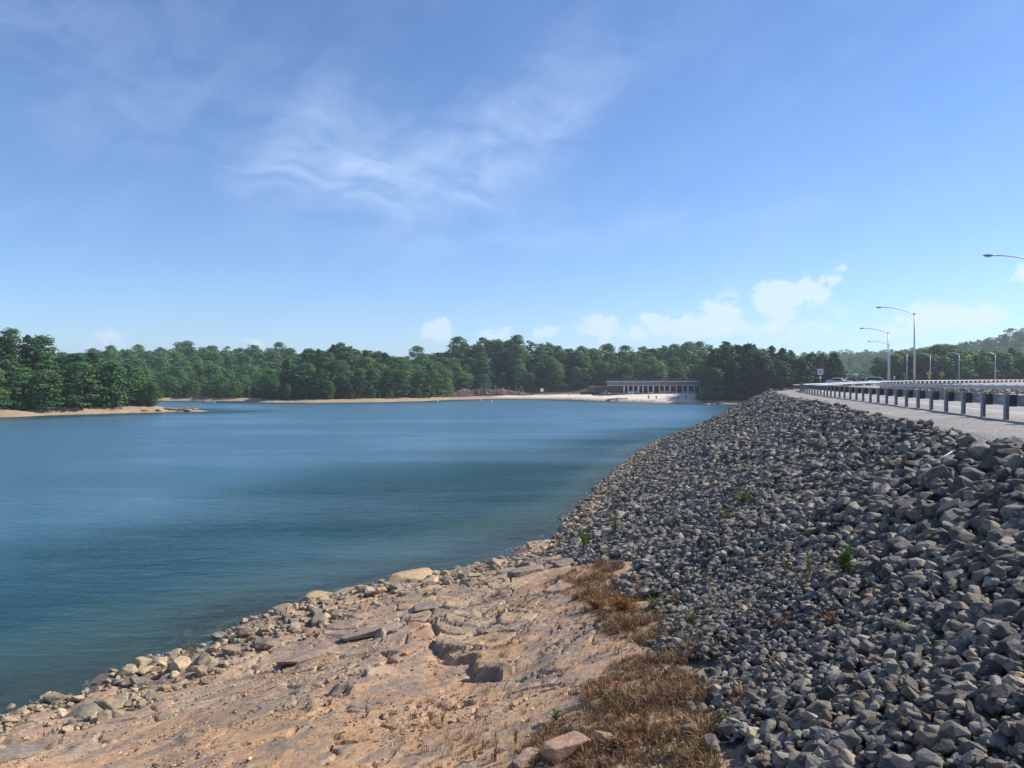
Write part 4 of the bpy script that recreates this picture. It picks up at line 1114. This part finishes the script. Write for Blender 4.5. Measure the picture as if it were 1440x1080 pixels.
def dinghy(x, y):
    root = empty('dinghy', (x, y, 0), R(8)); tag(root, 'small white boat lying off the cove shore', 'boat')
    st = [(-1.5, .08, .5), (-1.1, .45, .42), (0, .62, .36), (1.2, .58, .36), (1.5, .5, .38)]; V = []; F = []
    for (a, b, c) in st: V += [(a, -b, c), (a, -b * .6, -.12), (a, b * .6, -.12), (a, b, c), (a, b * .85, c), (a, b * .5, .02), (a, -b * .5, .02), (a, -b * .85, c)]
    for i in range(len(st) - 1):
        for k in range(8): F.append((i * 8 + k, i * 8 + (k + 1) % 8, i * 8 + 8 + (k + 1) % 8, i * 8 + 8 + k))
    F += [tuple(range(8))[::-1], tuple(range(32, 40))]
    obj('hull', mesh_np('hull', V, F, False, [M['white']]), root)
    MB().box((.3, 0, .3), (.25, 1.0, .04)).build('thwart', M['bark_pale'], root)
dinghy(-95, 242)

# ------------------------------------------------------------------ bare earth bank with pale stems left of the beach
def bank():
    V = []; xs = np.arange(-24, 9, .7); prof = ((0, 0), (.5, 1.2), (.9, 2.3), (1.6, 2.9), (6.0, 3.1))
    yl = np.interp(xs, [-24, -15, -4, 9], [290, 298, 301, 305])
    z0 = land_z(xs, yl)
    top = np.interp(xs, [-24, -19, -8, 3, 9], [.35, 1, .95, .6, .25])
    for (d, h) in prof: V.append(np.stack([xs, yl + d + .5 * pnoise(xs * .4, xs * 0 + d), z0 - .3 + h * top * (1 + .25 * pnoise(xs * .6, xs * 0 + 3 * h))], 1))
    V = np.transpose(np.array(V), (1, 0, 2))
    me = mesh_np('earth_bank', V.reshape(-1, 3), grid_faces(V.shape[0], V.shape[1])[:, ::-1].copy(), False, [plain('bare_red_earth', (.13, .08, .065), .95, 0, .35, .8, .4)])
    tag(obj('earth_bank', me), 'bare reddish earth bank beside the beach', kind='structure')
    for k in range(26):
        x = random.uniform(-23, 5); y = float(np.interp(x, [-24, -15, -4, 9], [290, 298, 301, 305])) + random.uniform(-1.2, .2); z = float(land_z(np.array([x]), np.array([y]))[0])
        h = random.uniform(2.4, 4.6); dx, dy = random.gauss(0, .35), random.gauss(0, .3)
        root = empty('bare_sapling', (x, y, z)); tag(root, 'thin bare sapling in front of the reddish earth bank', 'tree', 'bare saplings along the earth bank')
        MB().tube([(0, 0, -.2), (dx * .4, dy * .4, h * .5), (dx, dy, h)], [.11, .085, .04], 6).build('trunk', M['bark_pale'], root, True)
        b = MB()
        for _ in range(3):
            t = random.uniform(.4, .9); a = random.uniform(0, 6.28); l = random.uniform(.5, 1.2)
            b.tube([(dx * t, dy * t, h * t), (dx * t + l * math.cos(a), dy * t + l * math.sin(a), h * t + l * .7)], [.04, .015], 5)
        b.build('branches', M['bark_pale'], root, True)
bank()
# brown rocks along the beach waterline
for (cx, cy, n, spread, tc, lab) in ((33, 262, 22, 5.0, (.30, .22, .15), 'brown rock in the outcrop at the beach waterline'), (58, 229.6, 16, 4.0, (.12, .10, .085), 'dark rock at the beach end by the pines'),
                                     (-76, 172.5, 26, 6.5, (.36, .24, .15), 'tan rock on the bare tip of the wooded point')):
    for k in range(n):
        x = cx + random.gauss(0, spread * .6); y = cy + random.gauss(0, 1.6) * (1 if cx < 50 else .8)
        zz = float(land_z(np.array([x]), np.array([y]))[0]); s_ = random.uniform(.5, 1.7)
        if zz < -.3: continue
        o = bpy.data.objects.new('rock', PROT_SH[random.randrange(len(PROT_SH))]); link(o)
        o.location = (x, y, zz + s_ * .1); o.scale = (s_ * 1.5, s_, s_ * .7); o.rotation_euler = (0, 0, random.uniform(0, 6.28))
        v = random.uniform(.7, 1.25); o.color = (tc[0] * v, tc[1] * v, tc[2] * v, 1)
        tag(o, lab, 'rock', lab.replace('rock', 'rocks', 1))

# ------------------------------------------------------------------ trees
def cards(centres, normals, size, r):
    """leaf-sized quads facing roughly along the given normals"""
    n = len(centres); N = normals + r.normal(0, .55, (n, 3)); N /= np.linalg.norm(N, axis=1)[:, None]
    A = np.cross(N, r.normal(size=(n, 3))); A /= np.linalg.norm(A, axis=1)[:, None]; B = np.cross(N, A)
    s = size * r.uniform(.6, 1.25, (n, 1)); b = s * r.uniform(.5, .9, (n, 1))
    V = np.stack([centres - A * s * .5, centres + B * b * .5 + N * s * .08, centres + A * s * .5, centres - B * b * .5 + N * s * .08], 1).reshape(-1, 3)
    return V, np.arange(n * 4).reshape(-1, 4)
def broad_crown(seed, ncl, per, leaf, low=.10):
    """unit-height crown, about 0.5 wide, full down to its foot"""
    r = np.random.default_rng(seed); C = []; N = []
    for i in range(ncl):
        t = r.uniform(0, 1) ** .85; a = r.uniform(0, 2 * np.pi)
        prof = min(1.0, (t + .10) / .30) ** .6 * (max(0, 1 - ((t - .32) / .70) ** 2) ** .55 if t > .32 else 1)
        lump = .86 + .22 * math.sin(3 * a + seed) * math.cos(7 * t + seed)
        k = r.uniform(.45, 1.0) ** .5 * lump * prof
        d = np.array([math.cos(a), math.sin(a), (t - .4) * 1.2])
        c = np.array([d[0] * .22 * k, d[1] * .22 * k, low + t * (.96 - low)]); cr = r.uniform(.05, .085)
        q = r.normal(size=(per, 3)); q /= np.linalg.norm(q, axis=1)[:, None]; q[:, 2] = np.abs(q[:, 2]) * np.where(r.uniform(size=per) < .8, 1, -1)
        C.append(c + q * cr * r.uniform(.6, 1.0, (per, 1)) * np.array([1.1, 1.1, .8])); N.append(q + np.array([0, 0, .35]) + d * .3)
    return cards(np.vstack(C), np.vstack(N), leaf, r)
def pine_crown(seed, nbr, per, leaf, low=.28, wide=.17):
    r = np.random.default_rng(seed); C = []; N = []
    for i in range(nbr):
        t = (i + r.uniform(0, 1)) / nbr; hz = low + (1 - low) * t
        a = i * 2.4 + r.uniform(-.4, .4)
        shape = (math.sin(math.pi * min(1, (t * .86 + .12))) ** .7) * (1 - .35 * t)
        L = wide * shape * r.uniform(.65, 1.25)
        for s_, w_ in ((1.0, 1.0), (.62, .8)):
            c = np.array([math.cos(a) * L * s_, math.sin(a) * L * s_, hz + r.uniform(-.01, .03) - .02 * s_])
            q = r.normal(size=(per, 3)); q /= np.linalg.norm(q, axis=1)[:, None]
            C.append(c + q * np.array([.055, .055, .022]) * w_ * r.uniform(.5, 1.15, (per, 1))); N.append(q * np.array([.6, .6, .6]) + np.array([0, 0, .8]))
    q = r.normal(size=(per, 3)) * np.array([.02, .02, .03]); C.append(q + np.array([0, 0, .98])); N.append(q * 10 + np.array([0, 0, .5]))
    return cards(np.vstack(C), np.vstack(N), leaf, r)
def trunk_mesh(seed, pine):
    r = random.Random(seed); b = MB()
    lean = [(0, 0, -.03), (r.gauss(0, .006), r.gauss(0, .006), .3), (r.gauss(0, .012), r.gauss(0, .012), .62), (0, 0, .95 if pine else .82)]
    b.tube(lean, [.016, .012, .008, .003], 7)
    for k in range(7 if pine else 6):
        t = r.uniform(.35, .85); a = r.uniform(0, 6.28); l = r.uniform(.09, .16)
        z0 = t * (.95 if pine else .75)
        b.tube([(0, 0, z0), (l * .6 * math.cos(a), l * .6 * math.sin(a), z0 + l * (.1 if pine else .5)), (l * math.cos(a), l * math.sin(a), z0 + l * (.12 if pine else .95))], [.006, .004, .002], 5)
    return b.mesh('trunk', M['bark'], True)
BROAD = [mesh_np('crown', *broad_crown(100 + i, 110, 18, .043, .03 + .03 * (i % 3)), False, [M['leaf_broad']]) for i in range(7)]
PINE = [mesh_np('crown', *pine_crown(200 + i, 52, 15, .046, .06 + .07 * (i % 3), .18 + .02 * (i % 2)), False, [M['leaf_pine']]) for i in range(6)]
TRB = [trunk_mesh(300 + i, False) for i in range(4)]; TRP = [trunk_mesh(400 + i, True) for i in range(4)]

# candidate positions over the land
pts = []
for (x0, x1, y0, y1, st) in ((-290, 330, 120, 480, 4.2), (-420, 760, 480, 1150, 9.5)):
    xs, ys = np.meshgrid(np.arange(x0, x1, st), np.arange(y0, y1, st))
    q = np.stack([xs.ravel(), ys.ravel()], 1) + rng.uniform(-.45, .45, (xs.size, 2)) * st
    pts.append(np.column_stack([q, np.full(len(q), st)]))
pts = np.vstack(pts)
pts = pts[np.abs(pts[:, 0]) < .70 * pts[:, 1] + 8]
sd = lake_sd(pts[:, 0], pts[:, 1])
x, y = pts[:, 0], pts[:, 1]
ok = sd > np.where((x < -66) & (y < 205), 3.4, 6.0) + 1.5 * pnoise(x * .1, y * .1)
ok &= ~((x > -9) & (x < 84) & (y > 226) & (y < 314) & (sd < 70) & ~((x / y > .255) & (x > 58)))      # beach and pavilion
ok &= ~((x > -24) & (x < 10) & (y < 303) & (y > 270))
ratio = x / y
ok &= ~((ratio > .30) & (y < 222))                                                              # dam, road, parking
ok &= ~((ratio > .425) & (ratio < .476) & (y < 420))                                            # gap above the parked cars
ok &= ~((ratio >= .476) & (y < 262 + 10 * pnoise(x * .05, y * .05)))
ok &= ~((x > -76.5) & (x < -60) & (y > 165) & (y < 190))
pts, sd = pts[ok], sd[ok]; x, y, ratio = pts[:, 0], pts[:, 1], ratio[ok]
gz = land_z(x, y, sd)
zone = np.full(len(x), 5)
zone[(x < -66) & (y < 205)] = 0                               # left point
zone[(x < -25) & (x > -95) & (y > 236) & (y < 315) & (zone != 0)] = 1        # middle point
zone[(x >= -25) & (x < 110) & (y > 285) & (y < 420) & (zone == 5)] = 2        # behind the beach
zone[(x <= -82) & (y >= 205) & (y < 330) & (zone == 5)] = 3                   # cove
zone[(ratio > .22) & (ratio <= .43) & (y >= 215) & (y < 300) & (x > 50)] = 4  # pines beside the dam
zone[(ratio > .45) & (y < 420)] = 6                                           # beyond the far guardrail
H = rng.normal(9.4, 2.1, len(x)).clip(5.5, 14) * np.where(rng.uniform(size=len(x)) < .06, 1.28, 1.0)
H = np.where(zone == 0, np.clip(5.0 + (-76 - x) * .28, 4.6, 9.0) * rng.normal(1, .12, len(x)).clip(.75, 1.3), H)
H = np.where(zone == 1, np.clip(6 + (x + 86) * .62, 5.0, 9.8) * rng.normal(1, .15, len(x)).clip(.7, 1.3), H)
H = np.where(zone == 4, np.interp(ratio, [.235, .27, .31, .345, .38, .43], [10.0, 13.5, 12.5, 10.0, 9.6, 8.5]) * rng.normal(1, .14, len(x)).clip(.7, 1.3), H)
H = np.where(zone == 6, np.interp(ratio, [.47, .50, .555, .60, .67], [8.5, 10.5, 13.0, 11.0, 11.0]) * rng.normal(1, .12, len(x)).clip(.75, 1.3), H)
H = np.where((sd < 11) & (zone < 4) & (zone > 0), H * rng.uniform(.55, 1.0, len(x)), H)
H = H * np.choose(zone, [1.0, .98, .84, .68, 1.0, .8, 1.0])
is_pine = rng.uniform(size=len(x)) < np.choose(zone, [.45, .22, .08, .10, .88, .06, .15])
# keep only trees that something of can be seen from near the viewpoint
dist = np.hypot(x, y); order = np.argsort(dist); cover = np.full(2400, -1.0); keep = []; vis = np.zeros(len(x))
for i in order:
    wd = .33 * H[i] * 1082 / y[i]; c0 = (x[i] / y[i]) * 1082 + 1200
    a, b = int(max(0, c0 - wd)), int(min(2399, c0 + wd))
    if b <= a: continue
    t = (gz[i] + H[i] - ZC) / y[i]; lo = cover[a:b + 1].min()
    if t > lo + .0004 or lo < -.5:
        keep.append(i); vis[i] = (t - max(np.median(cover[a:b + 1]), (gz[i] - ZC) / y[i])) * wd * 1082
        m = (gz[i] + H[i] * .72 - ZC) / y[i]; mid0, mid1 = int(c0 - wd * .6), int(c0 + wd * .6) + 1
        cover[max(0, mid0):mid1] = np.maximum(cover[max(0, mid0):mid1], m)
keep = np.array(keep); inframe = np.abs(x[keep] / y[keep]) < .675
ind = set(keep[np.argsort(-vis[keep] * inframe)][:300].tolist())
print('trees kept', len(keep))
ZL = ['on the tan tipped point', 'on the rounded point beside the cove', 'in the wood behind the beach', 'on the cove shore',
      'on the point between dam and beach', 'on the distant wooded ridge', 'in the wood beyond the far guardrail']
def tone(i):
    return 'tall' if H[i] > 9 else ('mid sized' if H[i] > 6.8 else 'low')
HUE = ('deep', 'mid', 'light')
for i in sorted(ind):
    pn = bool(is_pine[i]); s = float(H[i])
    root = empty('pine_tree' if pn else 'broadleaf_tree', (float(x[i]), float(y[i]), float(gz[i]) - .15), random.uniform(0, 6.28))
    wsc = random.uniform(1.0, 1.3) * (1.15 if s < 10 else 1.0) * (1.05 if pn else 1.35); root.scale = (s * wsc, s * wsc, s)
    h_ = random.choice(((0, 0, 1, 1, 2), (0, 0, 0, 1, 1), (0, 1, 1, 2, 2), (1, 2, 2, 2, 2), (0, 0, 0, 0, 1), (1, 2, 2, 2, 2), (0, 1, 1, 2, 2))[zone[i]]); edge = 'by the water ' if sd[i] < 11 else ''  # farther woods take lighter leaf tints, distance haze put into their colour
    lab = '%s %s green %s %s%s' % (tone(i), HUE[h_], 'pine' if pn else 'leafy tree', edge, ZL[zone[i]])
    tag(root, lab, 'tree', lab.replace(' pine ', ' pines ').replace(' tree ', ' trees '))
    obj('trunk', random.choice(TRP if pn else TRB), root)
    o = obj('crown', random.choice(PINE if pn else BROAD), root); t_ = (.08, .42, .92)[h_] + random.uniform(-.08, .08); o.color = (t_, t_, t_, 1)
# the rest of the woods as one mass
r2 = np.random.default_rng(99)
LOWB = [broad_crown(500 + i, 46, 9, .078, .02) for i in range(5)]; LOWP = [pine_crown(520 + i, 30, 8, .075, .1) for i in range(3)]
Vs, Fs, Ts = [], [], []; off = 0
for i in keep:
    if int(i) in ind: continue
    V, F = (LOWP if is_pine[i] else LOWB)[int(r2.integers(0, 3 if is_pine[i] else 5))]
    a = r2.uniform(0, 6.28); ca, sa = math.cos(a), math.sin(a); sxy = H[i] * r2.uniform(1.0, 1.4) * (1.7 if pts[i, 2] > 6 else 1.4)
    W = np.stack([(V[:, 0] * ca - V[:, 1] * sa) * sxy + x[i], (V[:, 0] * sa + V[:, 1] * ca) * sxy + y[i], V[:, 2] * H[i] + gz[i] - .4], 1)
    Vs.append(W); Fs.append(F + off); off += len(V); Ts.append(np.full(len(V), (r2.uniform(.25, 1.0) if not is_pine[i] else r2.uniform() * .3)))
me = mesh_np('woodland', np.vstack(Vs), np.vstack(Fs), False, [M['leaf_wood']]); fattr(me, 'tint', np.concatenate(Ts))
tag(obj('woodland', me), 'green woodland covering the far hills and shores', 'forest', kind='stuff')

# undergrowth bushes along the wood edges
bush_pts = []; bush_zone = []
for _ in range(900):
    i = random.choice(list(ind)); bx = x[i] + random.gauss(0, 4); by = y[i] - random.uniform(0, 5)
    bush_pts.append((bx, by)); bush_zone.append(int(zone[i]))
bush_pts = np.array(bush_pts + [(random.uniform(.43, .475) * q, q) for q in np.random.default_rng(3).uniform(205, 235, 26)])
bsd = lake_sd(bush_pts[:, 0], bush_pts[:, 1]); bzz = land_z(bush_pts[:, 0], bush_pts[:, 1], bsd)
okb = (bsd > 5.5) & (bsd < 16) & ~((bush_pts[:, 0] > -9) & (bush_pts[:, 0] < 54) & (bush_pts[:, 1] > 226) & (bush_pts[:, 1] < 309)); okb[-26:] = True
BUSH = [mesh_np('foliage', *broad_crown(600 + i, 40, 12, .10, -.1), False, [M['leaf_broad']]) for i in range(4)]
STEM = MB().tube([(0, 0, -.05), (.02, 0, .5)], [.03, .015], 5).tube([(0, 0, 0), (.1, .05, .45)], [.02, .01], 5).mesh('stem', M['bark'])
cnt = 0
for k in np.nonzero(okb)[0][::-1]:
    if cnt > 200: break
    cnt += 1
    h = random.uniform(1.3, 3.2) if k < len(bush_pts) - 26 else random.uniform(2.5, 4.6)
    root = empty('bush', (float(bush_pts[k, 0]), float(bush_pts[k, 1]), float(bzz[k]) - .1), random.uniform(0, 6.28)); root.scale = (h * 1.5, h * 1.5, h)
    t_ = random.choice((.1, .5, 1.0)) if k < len(bush_pts) - 26 else 1.3
    hue = {.1: 'dark', .5: 'mid', 1.0: 'pale'}.get(t_, 'bright'); big_ = 'spreading' if h > 2.4 else 'small'
    lab = ('%s %s green bush %s' % (big_, hue, ZL[bush_zone[k]])) if k < len(bush_pts) - 26 else '%s bright green bush in the gap behind the parked cars' % big_
    tag(root, lab, 'bush', lab.replace('bush', 'bushes'))
    obj('stem', STEM, root); o = obj('foliage', random.choice(BUSH), root); o.color = (t_, t_, t_, 1)

# ------------------------------------------------------------------ weeds on the riprap and shelf
def weed(x, y, h, spread, nst, leafm, label, leafy=12, leaf=.05, name='weed_plant', z=None, parent=None):
    z = float(ground_near(np.array([x]), np.array([y]))[0]) if z is None else z
    root = empty(name, (x, y, z)); tag(root, label, 'plant')
    r = np.random.default_rng(int(abs(x * 131 + y * 977))); C, N = [], []; st = MB()
    for k in range(nst):
        a = r.uniform(0, 6.28); l = spread * r.uniform(.2, 1); hh_ = h * r.uniform(.6, 1.0) * math.sqrt(1 - (.85 * l / spread) ** 2)
        tip = np.array([math.cos(a) * l, math.sin(a) * l, hh_]); mid = tip * np.array([.35, .35, .55])
        st.tube([(0, 0, -.05), tuple(mid), tuple(tip)], [.006, .0045, .002], 5)
        for j in range(leafy):
            t = r.uniform(.2, 1.0); base = mid * (t / .55) if t < .55 else mid + (tip - mid) * ((t - .55) / .45)
            d = r.normal(size=3); d[2] = abs(d[2]) * .6; d /= np.linalg.norm(d)
            C.append(base + d * leaf * .5); N.append(np.cross(d, [0, 0, 1]) + np.array([0, 0, .8]))
    st.build('stem', M['twig'], root)
    obj('foliage', mesh_np('foliage', *cards(np.array(C), np.array(N), leaf, r), False, [leafm]), root)
    return root
weed(4.86, 11.2, .48, .10, 7, M['leaf_bright'], 'bright green leafy weed growing tallest among the riprap stones', 22, .085)
weed(4.6, 11.9, .55, .07, 3, M['leaf_bright'], 'slender green weed stalk in the riprap beside the bright leafy one', 14, .05)
weed(4.55, 12.8, .5, .08, 4, M['leaf_olive'], 'olive weed stalks with reddish base in the riprap', 14, .05)
weed(4.35, 11.5, .38, .09, 5, M['leaf_olive'], 'short olive weed between small riprap stones', 10, .045)
weed(4.45, 8.75, .22, .08, 7, M['leaf_bright'], 'small bright green sprout among the larger riprap stones', 10, .05)
weed(4.15, 10.0, .18, .25, 14, M['leaf_rust'], 'low rusty dry weed patch on the riprap', 10, .035)
weed(3.75, 10.7, .16, .22, 12, M['leaf_rust'], 'small rust coloured weed patch over pale riprap chips', 10, .035)
weed(2.5, 26.3, .75, .30, 18, M['leaf_bright'], 'green grassy clump at the toe of the riprap near the water', 14, .09)
weed(3.5, 26.0, .8, .32, 16, M['leaf_olive'], 'olive yellow grass clump in the riprap above the shelf', 12, .08)
weed(6.3, 20.8, .45, .55, 24, M['leaf_olive'], 'spreading yellow olive weed patch in the middle of the riprap slope', 10, .07)
weed(5.6, 20.0, .3, .45, 18, M['leaf_olive'], 'low olive weed patch beside the spreading one on the riprap', 9, .06)
weed(10.0, 25.7, .4, .2, 12, M['leaf_olive'], 'dry olive tuft high on the riprap near the gravel shoulder', 9, .06)
weed(7.0, 16.4, .22, .2, 12, M['leaf_olive'], 'mossy olive tuft between dark riprap stones', 9, .05)
weed(2.2, 15.3, .36, .42, 60, M['leaf_rust'], 'rounded rust orange dry shrub in the grass beside the riprap', 16, .05, 'dry_shrub')
weed(1.75, 15.9, .32, .4, 44, M['leaf_rust'], 'brown orange dry shrub behind the rounded one', 14, .045, 'dry_shrub')
weed(2.75, 14.9, .28, .28, 24, M['leaf_olive'], 'olive green tuft at the riprap edge beside the rust shrub', 10, .05)
weed(2.9, 12.4, .22, .18, 14, M['leaf_bright'], 'fresh green tuft at the riprap edge', 10, .045)
weed(.55, 9.9, .16, .16, 12, M['leaf_bright'], 'yellow green sprout in the brown grass', 8, .035)
weed(2.3, 8.3, .2, .16, 10, M['leaf_bright'], 'fresh green sprout where grass meets the near riprap', 9, .04)
weed(-8.0, 19.2, .6, .35, 10, M['leaf_olive'], 'sparse twiggy plant standing in the shallows by the boulders', 5, .045)
for k, (wx_, wy_) in enumerate([(-.2, 9.2), (.05, 9.5), (-.45, 9.35), (.3, 9.25), (1.3, 9.3), (1.55, 9.0), (1.05, 9.6)]):
    o = weed(wx_, wy_, random.uniform(.16, .28), .05, 5, M['leaf_rust'], 'upright rusty seed stalk behind the pinkish block', 12, .028, 'seed_stalk'); o['group'] = 'upright rusty seed stalks by the pinkish block'
for k, (wx_, wy_) in enumerate([(-3.0, 12.6), (-2.2, 11.6), (-.9, 19.2), (-2.6, 19.4), (-1.8, 20.6), (-3.9, 13.8), (-1.0, 11.0)]):
    o = weed(wx_, wy_, random.uniform(.12, .3), .09, 5, M['leaf_olive'], 'tiny dry sprig rising from a rock crack', 6, .03, 'dry_sprig'); o['group'] = 'tiny dry sprigs in the rock cracks'
# pale stick lying on the riprap
sx_, sy_ = 8.1, 14.4; sz0 = float(dam_z(np.array([sx_]), np.array([sy_]))[0])
st = MB().tube([(-.22, -.08, .20), (0, .02, .27), (.2, .1, .36)], [.014, .016, .012], 7).build('stick', plain('bleached_wood', (.62, .56, .47), .8, 0, .1, 12), None, True)
st.location = (sx_, sy_, sz0); tag(st, 'pale bleached stick lying across dark riprap stones', 'stick')

# ------------------------------------------------------------------ thin summer haze
hz = MB().box((0, 1400, 48), (6700, 4700, 108)).mesh('haze', M['white'])
hz.materials.clear()
hm = bpy.data.materials.new('haze'); hm.use_nodes = True; ht = NT(hm.node_tree); ht.n.remove(ht.n['Principled BSDF'])
pv = ht.node('ShaderNodeVolumePrincipled'); pv.inputs['Color'].default_value = (.82, .90, 1, 1); pv.inputs['Density'].default_value = .00027; pv.inputs['Anisotropy'].default_value = .2
ht.l.new(pv.outputs[0], ht.n['Material Output'].inputs['Volume']); hz.materials.append(hm)
tag(obj('haze', hz), 'thin pale haze over the lake and hills', kind='stuff')
